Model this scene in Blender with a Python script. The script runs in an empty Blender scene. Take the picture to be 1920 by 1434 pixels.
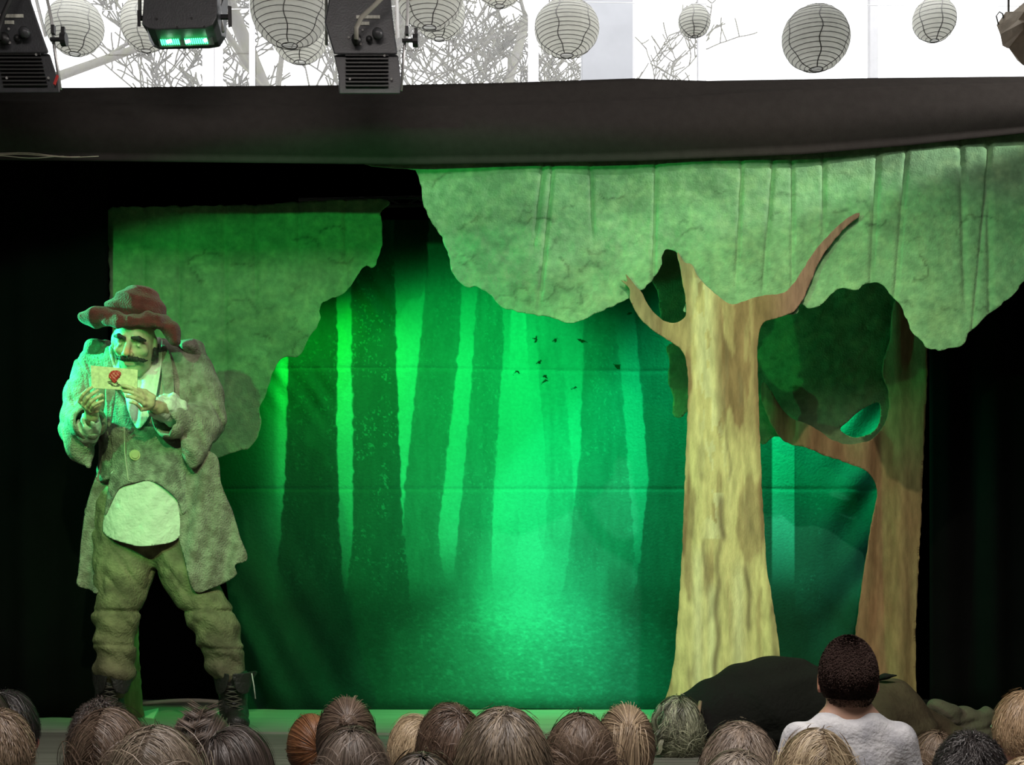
import bpy, bmesh, math, random
import numpy as np
from mathutils import Vector, Matrix, Euler
from mathutils.geometry import delaunay_2d_cdt
random.seed(7); RNG = np.random.default_rng(7)
S = bpy.context.scene; COL = S.collection

# ------------------------------------------------------------------ camera, world, light, exposure
F = 2600.0; CH = 1.10; HOR = 1174.0; ST = 0.69      # focal length in px, camera height, horizon row, stage height
cd = bpy.data.cameras.new('camera'); cam = bpy.data.objects.new('camera', cd); COL.objects.link(cam)
cam.location = (0, 0, CH); cam.rotation_euler = (math.pi/2, 0, 0)
cd.sensor_width = 36; cd.lens = 36*F/1920; cd.shift_y = (HOR-717)/1920; cd.clip_end = 200; cd.clip_start = .05
S.camera = cam
S.view_settings.view_transform = 'Standard'; S.view_settings.look = 'None'
S.view_settings.exposure = 0.0; S.view_settings.gamma = 1; S.view_settings.use_curve_mapping = False
try:
    S.cycles.max_bounces = 6; S.cycles.transparent_max_bounces = 12; S.cycles.use_denoising = True
    S.cycles.sample_clamp_indirect = 4
except Exception: pass
W = bpy.data.worlds.new('overcast_sky'); S.world = W; W.use_nodes = True
bg = W.node_tree.nodes['Background']; bg.inputs[0].default_value = (.97, .985, 1, 1); bg.inputs[1].default_value = 2.6

def P(px, py, D):
    return Vector(((px-960)*D/F, D, CH-(py-HOR)*D/F))
def spot(name, loc, to, energy, col, size=45, blend=.4, r=.05):
    l = bpy.data.lights.new(name, 'SPOT'); l.energy = energy; l.color = col
    l.spot_size = math.radians(size); l.spot_blend = blend; l.shadow_soft_size = r
    o = bpy.data.objects.new(name, l); COL.objects.link(o); o.location = loc
    o.rotation_euler = (Vector(to)-Vector(loc)).to_track_quat('-Z', 'Y').to_euler(); return o
def area(name, loc, to, energy, col, sx, sy):
    l = bpy.data.lights.new(name, 'AREA'); l.shape = 'RECTANGLE'; l.size = sx; l.size_y = sy; l.energy = energy; l.color = col
    o = bpy.data.objects.new(name, l); COL.objects.link(o); o.location = loc
    o.rotation_euler = (Vector(to)-Vector(loc)).to_track_quat('-Z', 'Y').to_euler(); return o
# warm front wash for the tree, greener wash from stage left, cyc light behind the pelmet, side light on the actor
spot('front_wash_light', (.95, 1.2, CH+3.9), P(1420, 960, 5.6), 760, (1, .93, .60), 31, 1, .05)
def barn_spot(name, loc, aim, top_at, energy, col, h=50, r=.03):   # wide beam whose upper edge is shuttered at top_at
    loc = Vector(loc); d = Vector(aim)-loc; az = math.atan2(d.x, d.y); t = Vector(top_at)-loc
    el = math.atan2(t.z, math.hypot(t.x, t.y))-math.radians(h)
    return spot(name, loc, loc+Vector((math.sin(az)*math.cos(el), math.cos(az)*math.cos(el), math.sin(el))), energy, col, 2*h, .06, r)
barn_spot('green_wash_light', (-1.9, 2.2, CH+1.75), P(900, 900, 6.0), (0, 5.5, CH+2.02), 235, (.06, 1, .22), 60)
spot('cyc_light', (.12, 5.9, CH+1.95), P(850, 1000, 6.83), 85, (.03, 1, .22), 100, .6, .12)
spot('green_centre_light', (-.2, 1.8, CH+1.2), P(965, 1020, 6.83), 420, (.03, 1, .28), 25, .9, .03)
spot('cyc_right_light', (1.15, 6.5, CH+1.85), P(1420, 1050, 6.83), 130, (.03, 1, .36), 120, .8, .12)
spot('cyc_left_light', (-1.12, 6.45, CH+1.62), P(760, 900, 6.83), 30, (.03, 1, .08), 120, .8, .05)
barn_spot('actor_side_light', (-2.3, 5.30, CH+1.25), P(200, 830, 5.4), P(250, 520, 5.5), 200, (.03, 1, .35), 27)
spot('actor_front_light', (-.6, 1.6, CH+2.0), P(275, 960, 5.5), 330, (.62, 1, .38), 18, .6, .04)
area('hall_fill_light', (0, 2.0, CH+2.7), (0, 2.7, 0), 125, (1, .91, .86), 3.2, 1.4)  # soft hall fill, hung below the ceiling to brighten the children
sl_ = Vector((4.3, 4.3, CH+2.75)); sd_ = Vector((1.6, 5.5, 0))-Vector((4.3, 4.3, 0)); sd_.normalize()   # added beam imitating window bloom on the pelmet, no window there
spot('pelmet_bloom_light', sl_, sl_+sd_*math.cos(math.radians(11))+Vector((0, 0, math.sin(math.radians(11)))), 560, (1, .93, .88), 60, .12, .04)
area('window_wall_fill_light', (0, 8.2, CH+4.9), (0, 9.6, CH+3.6), 190, (1, 1, 1), 8, 1.0)  # added fill without a real lamp, brightens window bars and lanterns

# ------------------------------------------------------------------ helpers
def link(name, me, mat=None, parent=None):
    o = bpy.data.objects.new(name, me); COL.objects.link(o)
    if mat is not None: me.materials.append(mat)
    if parent is not None: o.parent = parent
    return o
def tag(o, label=None, cat=None, group=None, kind=None):
    if label: o['label'] = label
    if cat: o['category'] = cat
    if group: o['group'] = group
    if kind: o['kind'] = kind
    return o
def empty(name, loc, label, cat, group=None):
    o = bpy.data.objects.new(name, None); COL.objects.link(o); o.location = loc; o.empty_display_size = .1
    return tag(o, label, cat, group)
def under(root, *obs):
    """parent world-space meshes to a root that stands away from the origin"""
    m = Matrix.Translation(root.location).inverted()
    for o in obs:
        o.parent = root; o.matrix_parent_inverse = m
def mesh_np(name, V, Fc, smooth=True, cols=None):
    me = bpy.data.meshes.new(name); V = np.asarray(V, np.float32); Fc = np.asarray(Fc, np.int32)
    n, k = Fc.shape
    me.vertices.add(len(V)); me.vertices.foreach_set('co', V.ravel())
    me.loops.add(n*k); me.loops.foreach_set('vertex_index', Fc.ravel())
    me.polygons.add(n); me.polygons.foreach_set('loop_start', np.arange(0, n*k, k, dtype=np.int32))
    me.polygons.foreach_set('loop_total', np.full(n, k, np.int32))
    me.polygons.foreach_set('use_smooth', np.full(n, smooth))
    if cols is not None: setcol(me, cols)
    me.update(); me.validate(); return me
def setcol(me, cols):
    a = me.color_attributes.new('Col', 'FLOAT_COLOR', 'POINT')
    c = np.ones((len(me.vertices), 4), np.float32); c[:, :3] = cols
    a.data.foreach_set('color', c.ravel())
def join_bm(*parts):
    """parts: list of (V, F) with F lists; makes one V,F list"""
    V = []; Fc = []
    for v, f in parts:
        n = len(V); V += list(v); Fc += [tuple(i+n for i in q) for q in f]
    return V, Fc
def mesh_py(name, V, Fc, smooth=False):
    me = bpy.data.meshes.new(name); me.from_pydata([tuple(v) for v in V], [], Fc); me.update()
    if smooth: me.polygons.foreach_set('use_smooth', [True]*len(me.polygons))
    return me
def boxg(c, s, R=None):
    c = Vector(c); v = []
    for z in (-1, 1):
        for y in (-1, 1):
            for x in (-1, 1):
                p = Vector((x*s[0]/2, y*s[1]/2, z*s[2]/2)); v.append(c+(R@p if R else p))
    return v, [(0,2,3,1),(4,5,7,6),(0,1,5,4),(2,6,7,3),(0,4,6,2),(1,3,7,5)]
def tubeg(pts, r, n=8, caps=True):
    pts = [Vector(p) for p in pts]; rs = r if isinstance(r, (list, tuple)) else [r]*len(pts)
    V = []; Fc = []; up = Vector((0, 0, 1)); prev = None
    for i, p in enumerate(pts):
        t = (pts[min(i+1, len(pts)-1)]-pts[max(i-1, 0)]).normalized()
        if prev is None:
            a = t.cross(up); a = a if a.length > .05 else t.cross(Vector((1, 0, 0)))
        else: a = prev - t*prev.dot(t)
        a.normalize(); b = t.cross(a); prev = a
        for k in range(n):
            th = 2*math.pi*k/n; V.append(p+(a*math.cos(th)+b*math.sin(th))*rs[i])
    for i in range(len(pts)-1):
        for k in range(n):
            Fc.append((i*n+k, i*n+(k+1) % n, (i+1)*n+(k+1) % n, (i+1)*n+k))
    if caps: Fc += [tuple(range(n))[::-1], tuple(range((len(pts)-1)*n, len(pts)*n))]
    return V, Fc
def loftg(rings):
    n = len(rings[0]); V = [v for r in rings for v in r]; Fc = []
    for i in range(len(rings)-1):
        for k in range(n): Fc.append((i*n+k, (i+1)*n+k, (i+1)*n+(k+1) % n, i*n+(k+1) % n))
    Fc += [tuple(range(n)), tuple(range((len(rings)-1)*n, len(rings)*n))[::-1]]
    return V, Fc
def fixn(me):
    bm = bmesh.new(); bm.from_mesh(me); bmesh.ops.recalc_face_normals(bm, faces=bm.faces); bm.to_mesh(me); bm.free(); return me
def bevel(o, w=.004, seg=2):
    m = o.modifiers.new('bevel', 'BEVEL'); m.width = w; m.segments = seg; m.limit_method = 'ANGLE'; return o
def part(name, geoms, mat, parent=None, smooth=False, bev=0):
    V, Fc = join_bm(*geoms); o = link(name, fixn(mesh_py(name, V, Fc, smooth)), mat)
    if parent is not None: under(parent, o)
    if bev: bevel(o, bev)
    return o

# noise on arrays -----------------------------------------------------------
def vnoise(x, y, seed=0):
    """smooth value noise, any float arrays"""
    xi = np.floor(x).astype(np.int64); yi = np.floor(y).astype(np.int64); fx = x-xi; fy = y-yi
    fx = fx*fx*(3-2*fx); fy = fy*fy*(3-2*fy)
    def h(a, b):
        n = (a*374761393+b*668265263+seed*974634777) & 0xffffffff
        n = ((n ^ (n >> 13))*1274126177) & 0xffffffff
        return ((n ^ (n >> 16)) & 0xffff)/65535.0
    return (h(xi, yi)*(1-fx)+h(xi+1, yi)*fx)*(1-fy)+(h(xi, yi+1)*(1-fx)+h(xi+1, yi+1)*fx)*fy
def fbm(x, y, seed=0, o=4):
    s = 0; a = .5
    for i in range(o): s = s+a*vnoise(x*2**i, y*2**i, seed+i*17); a *= .5
    return s/(1-.5**o)
def sstep(a, b, x):
    t = np.clip((x-a)/(b-a), 0, 1); return t*t*(3-2*t)

# materials -----------------------------------------------------------------
def mat(name, col=(.5, .5, .5), rough=.6, metal=0, attr=False, noise=0, nscale=20, ncol=None, bump=0, bscale=60, spec=.5,
        stretch=(1, 1, 1), emit=None, estr=0, sheen=0, trans=0):
    m = bpy.data.materials.new(name); m.use_nodes = True; nt = m.node_tree; N = nt.nodes; L = nt.links
    b = N['Principled BSDF']; b.inputs['Roughness'].default_value = rough; b.inputs['Metallic'].default_value = metal
    b.inputs['Specular IOR Level'].default_value = spec; b.inputs['Base Color'].default_value = (*col, 1)
    if sheen: b.inputs['Sheen Weight'].default_value = sheen
    tc = N.new('ShaderNodeTexCoord'); mp = N.new('ShaderNodeMapping'); mp.inputs['Scale'].default_value = stretch
    L.new(tc.outputs['Object'], mp.inputs['Vector'])
    src = None
    if attr:
        a = N.new('ShaderNodeVertexColor'); a.layer_name = 'Col'; src = a.outputs['Color']
    if noise:
        n = N.new('ShaderNodeTexNoise'); n.inputs['Scale'].default_value = nscale; n.inputs['Detail'].default_value = 6
        L.new(mp.outputs[0], n.inputs['Vector'])
        r = N.new('ShaderNodeValToRGB'); r.color_ramp.elements[0].position = .35; r.color_ramp.elements[1].position = .68
        L.new(n.outputs['Fac'], r.inputs['Fac'])
        mx = N.new('ShaderNodeMix'); mx.data_type = 'RGBA'
        if attr:
            mx.blend_type = 'MULTIPLY'; mx.inputs['Factor'].default_value = 1
            r.color_ramp.elements[0].color = (1-noise,)*3+(1,); r.color_ramp.elements[1].color = (1+noise*.4,)*3+(1,)
            L.new(src, mx.inputs['A']); L.new(r.outputs['Color'], mx.inputs['B'])
        else:
            L.new(r.outputs['Color'], mx.inputs['Factor'])
            mx.inputs['A'].default_value = (*col, 1)
            mx.inputs['B'].default_value = (*(ncol or tuple(c*(1-noise) for c in col)), 1)
        src = mx.outputs['Result']
    if src is not None: L.new(src, b.inputs['Base Color'])
    if bump:
        n2 = N.new('ShaderNodeTexNoise'); n2.inputs['Scale'].default_value = bscale; n2.inputs['Detail'].default_value = 4
        L.new(mp.outputs[0], n2.inputs['Vector'])
        bp = N.new('ShaderNodeBump'); bp.inputs['Strength'].default_value = bump; bp.inputs['Distance'].default_value = .01
        L.new(n2.outputs['Fac'], bp.inputs['Height']); L.new(bp.outputs[0], b.inputs['Normal'])
    if emit: b.inputs['Emission Color'].default_value = (*emit, 1); b.inputs['Emission Strength'].default_value = estr
    if trans:
        t = N.new('ShaderNodeBsdfTranslucent'); ms = N.new('ShaderNodeMixShader'); ms.inputs[0].default_value = trans
        if src is not None: L.new(src, t.inputs['Color'])
        else: t.inputs['Color'].default_value = (*col, 1)
        L.new(b.outputs[0], ms.inputs[1]); L.new(t.outputs[0], ms.inputs[2]); L.new(ms.outputs[0], N['Material Output'].inputs[0])
    return m
M = dict(
    black_cloth=mat('black_cloth', (.0035, .0035, .004), .95, spec=.05, noise=.3, nscale=4, bump=.2, bscale=300),
    pelmet=mat('pelmet_cloth', (.045, .041, .038), .95, spec=.05, noise=.15, nscale=30, bump=.2, bscale=400),
    backdrop=mat('printed_backdrop', attr=True, rough=.75, spec=.08, noise=.10, nscale=60, bump=.25, bscale=90),
    painted=mat('painted_calico', attr=True, rough=.9, spec=.1, noise=.16, nscale=45, bump=.35, bscale=140),
    trunk=mat('painted_trunk', attr=True, rough=.9, spec=.1, noise=.22, nscale=26, bump=.35, bscale=160, stretch=(2.2, 1, .5)),
    wall=mat('grey_wall', (.30, .30, .31), .9, noise=.08), ceil=mat('ceiling_paint', (.6, .6, .6), .9),
    frame=mat('window_frame_paint', (.62, .62, .64), .6, noise=.05), pillar=mat('grey_pillar_paint', (.42, .43, .46), .8, noise=.08, nscale=6),
    stage=mat('stage_deck_bright', (.30, .36, .26), .55, noise=.25, nscale=3, stretch=(1, 8, 1), bump=.1),
    apron=mat('apron_boards_dim', (.20, .20, .165), .6, noise=.45, nscale=2.2, stretch=(1, 14, 1), bump=.15),
    floor=mat('hall_floor', (.20, .15, .10), .5, noise=.3, nscale=3, stretch=(1, 8, 1)),
    housing=mat('fixture_housing', (.045, .047, .053), .42, noise=.25, nscale=30, bump=.1, bscale=150),
    rib=mat('fixture_grille', (.018, .018, .018), .5), steel=mat('worn_steel', (.45, .45, .45), .4, metal=.7),
    alu=mat('pale_side_panel', (.75, .75, .76), .5), label=mat('paper_label', (.62, .62, .55), .7, noise=.45, nscale=120, stretch=(1, 1, .3)),
    rubber=mat('rubber_cable', (.012, .012, .014), .5), greycable=mat('grey_cable', (.32, .31, .27), .5), red=mat('red_plastic', (.5, .03, .03), .4),
    led=mat('green_led', (.02, .3, .08), .3, emit=(.05, 1, .25), estr=5), ledhot=mat('bright_led', (.5, 1, .6), .3, emit=(.45, 1, .6), estr=9),
    paper=mat('rice_paper', (.82, .82, .77), .9, trans=.78, noise=.06, nscale=30, spec=.1), wire=mat('lantern_wire', (.22, .22, .21), .6),
    bagpaper=mat('crumpled_paper', (.62, .54, .44), .9, trans=.3, noise=.25, nscale=14, bump=.5, bscale=40),
    bark=mat('winter_bark', (.13, .12, .11), .9, noise=.4, nscale=9, ncol=(.13, .13, .08)),
    skin=mat('painted_skin', attr=True, rough=.5, noise=.12, nscale=60, bump=.15, bscale=200),
    kidskin=mat('skin', attr=True, rough=.5, noise=.06, nscale=60),
    coat=mat('dusty_coat', (.15, .13, .10), .95, noise=1, ncol=(.33, .315, .25), nscale=24, bump=.9, bscale=150, spec=.1, sheen=.2),
    seam=mat('pale_seam', (.42, .40, .31), .9, bump=.6, bscale=200),
    vest=mat('dusty_waistcoat', (.14, .13, .11), .95, noise=1, ncol=(.35, .35, .28), nscale=28, bump=.9, bscale=170, spec=.1),
    shirt=mat('muslin_shirt', (.66, .68, .58), .9, noise=.18, nscale=22, bump=.7, bscale=50, spec=.1),
    trousers=mat('olive_trousers', (.11, .10, .06), .9, noise=1, ncol=(.25, .235, .135), nscale=15, bump=.6, bscale=110, spec=.15),
    boot=mat('black_leather', (.026, .028, .022), .42, noise=.4, nscale=20, bump=.5, bscale=70),
    lace=mat('lace_cord', (.10, .10, .07), .8), hat=mat('maroon_felt', (.17, .028, .032), .95, noise=.35, nscale=30, bump=.7, bscale=160, spec=.08, sheen=.3),
    dhair=mat('dark_hair', (.015, .012, .01), .7, bump=.6, bscale=160), letter=mat('parchment', (.62, .55, .34), .85, noise=.3, nscale=70, bump=.2),
    wax=mat('red_wax', (.42, .025, .025), .35, bump=.4, bscale=90), ink=mat('dark_ink_lines', (.10, .08, .05), .8), brass=mat('dull_button', (.42, .38, .19), .5),
    buzz=mat('cropped_hair', attr=True, rough=.8, spec=.12),
    hair=mat('hair_strands', attr=True, rough=.42, spec=.5), tee=mat('marbled_tee', (.82, .83, .85), .9, noise=1, ncol=(.42, .43, .47), nscale=13, bump=.4, bscale=90),
    blk=mat('black_costume', (.010, .010, .009), .9, bump=.5, bscale=60, spec=.15), brn=mat('brown_costume', (.075, .058, .036), .9, noise=.4, nscale=9, bump=.5, bscale=60, spec=.15),
    oliv=mat('olive_cloth', (.085, .075, .05), .9, noise=.4, nscale=9, bump=.5, bscale=60), elastic=mat('tan_elastic', (.30, .22, .13), .8),
    truss=mat('truss_steel', (.20, .19, .17), .5, metal=.5), pale_line=mat('pale_line_mat', (.62, .55, .45), .7), note=mat('pale_paper', (.55, .75, .55), .8),
    pink=mat('pink_plastic', (.75, .08, .15), .4),
)
def glassmat():
    m = bpy.data.materials.new('window_glass'); m.use_nodes = True; N = m.node_tree.nodes; L = m.node_tree.links
    t = N.new('ShaderNodeBsdfTransparent'); g = N.new('ShaderNodeBsdfGlossy'); g.inputs['Roughness'].default_value = .05
    mx = N.new('ShaderNodeMixShader'); mx.inputs[0].default_value = .02; L.new(t.outputs[0], mx.inputs[1]); L.new(g.outputs[0], mx.inputs[2])
    L.new(mx.outputs[0], N['Material Output'].inputs[0]); return m
M['glass'] = glassmat()

# cloth cut to an outline given in rows/columns at a real distance -------------
def inpoly(x, y, poly):
    c = np.zeros(x.shape, bool); j = len(poly)-1
    for i in range(len(poly)):
        xi, yi = poly[i]; xj, yj = poly[j]
        if yi != yj:
            c ^= ((yi > y) != (yj > y)) & (x < (xj-xi)*(y-yi)/(yj-yi)+xi)
        j = i
    return c
def resample(poly, step, wob=0, seed=0, smooth=True):
    out = []; n = len(poly)
    for i in range(n):
        p0, p1, p2, p3 = [np.array(poly[(i+k) % n], float) for k in (-1, 0, 1, 2)]
        L = np.linalg.norm(p2-p1); m = max(1, int(L/step))
        for k in range(m):
            t = k/m
            if smooth and L < 90:
                q = .5*((2*p1)+(-p0+p2)*t+(2*p0-5*p1+4*p2-p3)*t*t+(-p0+3*p1-3*p2+p3)*t**3)
            else: q = p1*(1-t)+p2*t
            out.append(q)
    out = np.array(out)
    if wob:
        s = np.arange(len(out))*step
        out[:, 0] += (vnoise(s/9., s*0+seed, 3)-.5)*wob; out[:, 1] += (vnoise(s/9., s*0+seed, 5)-.5)*wob
    return out
def sheet(name, poly, D, material, step=6, grid=None, depth=None, color=None, thick=.004, holes=(), wob=0, smooth=True):
    """D: distance; depth(px,py): extra metres away from the camera (folds)"""
    grid = grid or step; ol = resample(poly, step, wob, 1, smooth)
    pts = [tuple(p) for p in ol]; n = len(pts); edges = [(i, (i+1) % n) for i in range(n)]
    hs = []
    for h in holes:
        hp = resample(h, step, 0, 2, smooth); b = len(pts); pts += [tuple(p) for p in hp]; k = len(hp)
        edges += [(b+i, b+(i+1) % k) for i in range(k)]; hs.append(hp)
    x0, y0 = ol.min(0); x1, y1 = ol.max(0)
    gx, gy = np.meshgrid(np.arange(x0+grid/2, x1, grid), np.arange(y0+grid/2, y1, grid)); gx = gx.ravel(); gy = gy.ravel()
    ok = inpoly(gx, gy, ol)
    for hp in hs: ok &= ~inpoly(gx, gy, hp)
    pts += list(zip(gx[ok], gy[ok]))
    v, e, f, *_ = delaunay_2d_cdt([Vector((float(a), float(b))) for a, b in pts], edges, [], 0, 1e-5)
    v = np.array([(q.x, q.y) for q in v]); f = np.array([t for t in f if len(t) == 3])
    cx = v[f].mean(1); keep = inpoly(cx[:, 0], cx[:, 1], ol)
    for hp in hs: keep &= ~inpoly(cx[:, 0], cx[:, 1], hp)
    f = f[keep][:, ::-1]
    d = (D(v[:, 0], v[:, 1]) if callable(D) else np.full(len(v), float(D)))
    X = (v[:, 0]-960)*d/F; Z = CH-(v[:, 1]-HOR)*d/F; Y = d+(depth(v[:, 0], v[:, 1]) if depth else 0)
    cols = color(v[:, 0], v[:, 1]) if color else None
    # drop loose vertices
    used = np.unique(f); remap = -np.ones(len(v), int); remap[used] = np.arange(len(used))
    me = mesh_np(name, np.stack([X, Y, Z], 1)[used], remap[f], True, None if cols is None else cols[used])
    o = link(name, me, material)
    if thick:
        m = o.modifiers.new('thickness', 'SOLIDIFY'); m.thickness = thick; m.offset = 0
    return o

# smooth solids (signed distance + surface nets) -------------------------------
class Solid:
    def __init__(s): s.p = []
    def ball(s, c, r, k=.02, R=None, sub=False):
        r = (r, r, r) if not hasattr(r, '__len__') else r
        s.p.append(('e', np.array(c, float), np.array(r, float), R, k, sub)); return s
    def cap(s, a, b, r1, r2=None, k=.02, sub=False, sq=(1, 1, 1)):
        s.p.append(('c', np.array(a, float), np.array(b, float), (r1, r1 if r2 is None else r2, np.array(sq, float)), k, sub)); return s
    def chain(s, pts, rs, k=.02, sub=False, sq=(1, 1, 1)):
        for i in range(len(pts)-1): s.cap(pts[i], pts[i+1], rs[i], rs[i+1], k, sub, sq)
        return s
    def xf(s, R, piv, start=0):
        R = np.array(R); piv = np.array(piv)
        for i in range(start, len(s.p)):
            q = list(s.p[i]); q[1] = R@(q[1]-piv)+piv
            if q[0] == 'c': q[2] = R@(q[2]-piv)+piv
            else: q[3] = R@(np.eye(3) if q[3] is None else np.array(q[3]))
            s.p[i] = tuple(q)
        return s
    def box(s, c, h, R=None, k=.01, sub=False):
        s.p.append(('b', np.array(c, float), np.array(h, float), R, k, sub)); return s
    def field(s, res, disp=None, pad=.03):
        lo = np.full(3, 1e9); hi = -lo; bb = []
        for q in s.p:
            if q[0] == 'c':
                m = max(q[3][0], q[3][1])*q[3][2].max(); a = np.minimum(q[1], q[2])-m; b = np.maximum(q[1], q[2])+m
            else:
                m = np.max(q[2]) if q[3] is not None else q[2]
                if q[0] == 'b' and q[3] is not None: m = np.linalg.norm(q[2])
                a = q[1]-m; b = q[1]+m
            bb.append((a, b))
            if not q[5]: lo = np.minimum(lo, a); hi = np.maximum(hi, b)
        lo = lo-pad; hi = hi+pad; n = np.ceil((hi-lo)/res).astype(int)+1
        fld = np.full(n, .2, np.float32); ax = [lo[i]+np.arange(n[i])*res for i in range(3)]
        for q, (a, b) in zip(s.p, bb):
            k = q[4]; ex = k+.035
            i0 = np.clip(((a-ex-lo)/res).astype(int), 0, n); i1 = np.clip(((b+ex-lo)/res).astype(int)+2, 0, n)
            if (i1 <= i0).any(): continue
            sl = tuple(slice(i0[j], i1[j]) for j in range(3))
            X, Y, Z = np.meshgrid(*[ax[j][sl[j]] for j in range(3)], indexing='ij')
            if q[0] == 'c':
                sq = q[3][2]; A = q[1]/sq; B = q[2]/sq; ba = B-A; L = ba@ba+1e-12
                x, y, z = X/sq[0], Y/sq[1], Z/sq[2]
                t = np.clip(((x-A[0])*ba[0]+(y-A[1])*ba[1]+(z-A[2])*ba[2])/L, 0, 1)
                d = np.sqrt((x-A[0]-t*ba[0])**2+(y-A[1]-t*ba[1])**2+(z-A[2]-t*ba[2])**2)-(q[3][0]+(q[3][1]-q[3][0])*t)
            else:
                x, y, z = X-q[1][0], Y-q[1][1], Z-q[1][2]
                if q[3] is not None:
                    R = np.array(q[3]).T
                    x, y, z = [R[i, 0]*x+R[i, 1]*y+R[i, 2]*z for i in range(3)]
                r = q[2]
                if q[0] == 'e':
                    k0 = np.sqrt((x/r[0])**2+(y/r[1])**2+(z/r[2])**2); k1 = np.sqrt((x/r[0]**2)**2+(y/r[1]**2)**2+(z/r[2]**2)**2)+1e-9
                    d = k0*(k0-1)/k1
                else:
                    qx, qy, qz = abs(x)-r[0], abs(y)-r[1], abs(z)-r[2]
                    d = np.sqrt(np.maximum(qx, 0)**2+np.maximum(qy, 0)**2+np.maximum(qz, 0)**2)+np.minimum(np.maximum(np.maximum(qx, qy), qz), 0)
            f0 = fld[sl]
            if q[5]:
                h = np.clip(.5-.5*(f0+d)/k, 0, 1); fld[sl] = f0*(1-h)-d*h+k*h*(1-h)
            else:
                h = np.clip(.5+.5*(f0-d)/k, 0, 1); fld[sl] = f0*(1-h)+d*h-k*h*(1-h)
        if disp is not None:
            X, Y, Z = np.meshgrid(*ax, indexing='ij'); fld = fld+disp(X, Y, Z)
        return fld, lo, res
    def mesh(s, name, res=.008, disp=None, color=None):
        f, lo, res = s.field(res, disp); f = f.astype(np.float32); ins = f < 0
        n = np.array(f.shape); c = n-1
        cnt = np.zeros(c, np.int8); pos = np.zeros((*c, 3), np.float32); w = np.zeros(c, np.float32)
        off = [(i, j, k) for i in (0, 1) for j in (0, 1) for k in (0, 1)]
        def sub(a, o): return a[o[0]:o[0]+c[0], o[1]:o[1]+c[1], o[2]:o[2]+c[2]]
        for o in off: cnt += sub(ins, o)
        act = (cnt > 0) & (cnt < 8); idx = np.argwhere(act)
        vals = {o: f[idx[:, 0]+o[0], idx[:, 1]+o[1], idx[:, 2]+o[2]] for o in off}
        acc = np.zeros((len(idx), 3)); num = np.zeros(len(idx))
        for a in off:
            for d in range(3):
                if a[d]: continue
                b = list(a); b[d] = 1; b = tuple(b); va = vals[a]; vb = vals[b]; cr = (va < 0) != (vb < 0)
                t = np.where(cr, va/(va-vb+1e-20), 0); p = np.tile(np.array(a, float), (len(idx), 1)); p[:, d] += t
                acc[cr] += p[cr]; num[cr] += 1
        V = (idx+acc/num[:, None])*res+lo
        ids = -np.ones(c, np.int64); ids[tuple(idx.T)] = np.arange(len(idx)); Q = []
        for d in range(3):
            u, v = (d+1) % 3, (d+2) % 3
            s0 = [slice(1, c[i]) for i in range(3)]; s0[d] = slice(0, c[d]); s1 = list(s0); s1[d] = slice(1, c[d]+1)
            A = ins[tuple(s0)]; B = ins[tuple(s1)]; e = np.argwhere(A != B)
            o = np.array([s0[i].start for i in range(3)]); g = e+o; fl = A[tuple(e.T)]
            def at(du, dv):
                q = g.copy(); q[:, u] -= du; q[:, v] -= dv; return ids[tuple(q.T)]
            q = np.stack([at(1, 1), at(0, 1), at(0, 0), at(1, 0)], 1)
            q[~fl] = q[~fl][:, ::-1]; Q.append(q)
        Q = np.concatenate(Q); Q = Q[(Q >= 0).all(1)]
        return mesh_np(name, V, Q, True, None if color is None else color(V))
    def obj(s, name, m, res=.008, disp=None, color=None, parent=None):
        o = link(name, s.mesh(name, res, disp, color), m)
        if parent is not None: under(parent, o)
        return o
def rot(ax, deg): return np.array(Matrix.Rotation(math.radians(deg), 3, ax))
def wr(scale, amp, dirz=1.0, seed=0):
    """wrinkles: warped ridges, dirz>1 = horizontal folds"""
    def f(X, Y, Z):
        w = .03*np.sin(X*31+seed)+.02*np.sin(Y*40+Z*13+seed*2)+.015*np.sin(X*75+Z*35+seed)
        a = .9-1.8*np.abs(np.sin((Z*dirz+w*1.6+X*.35)*scale*.6))**.7+.5-1.0*np.abs(np.sin((Z*.35*dirz+X*.9+w*2+Y*.6)*scale*.45+seed))**.7
        return amp*a
    return f

# ------------------------------------------------------------------ the room
def slab(name, x0, x1, y0, y1, z0, z1, m):
    o = part(name, [boxg(((x0+x1)/2, (y0+y1)/2, (z0+z1)/2), (x1-x0, y1-y0, z1-z0))], m); o['kind'] = 'structure'; return o
XW = 6.0; YB = -4.0; YF = 10.0; ZC = CH+5.4
slab('floor', -XW, XW, YB, YF, -.1, 0, M['floor'])
slab('ceiling', -XW, XW, YB, YF+.3, ZC, ZC+.15, M['ceil'])
slab('wall_left', -XW-.15, -XW, YB, YF+.3, 0, ZC, M['wall']); slab('wall_right', XW, XW+.15, YB, YF+.3, 0, ZC, M['wall'])
slab('wall_rear', -XW, XW, YB-.15, YB, 0, ZC, M['wall']); slab('wall_front', -XW, XW, YF, YF+.3, 0, CH+3.1, M['wall'])
slab('trim_1', -XW, XW, YF, YF+.3, CH+5.1, ZC, M['frame'])
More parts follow.
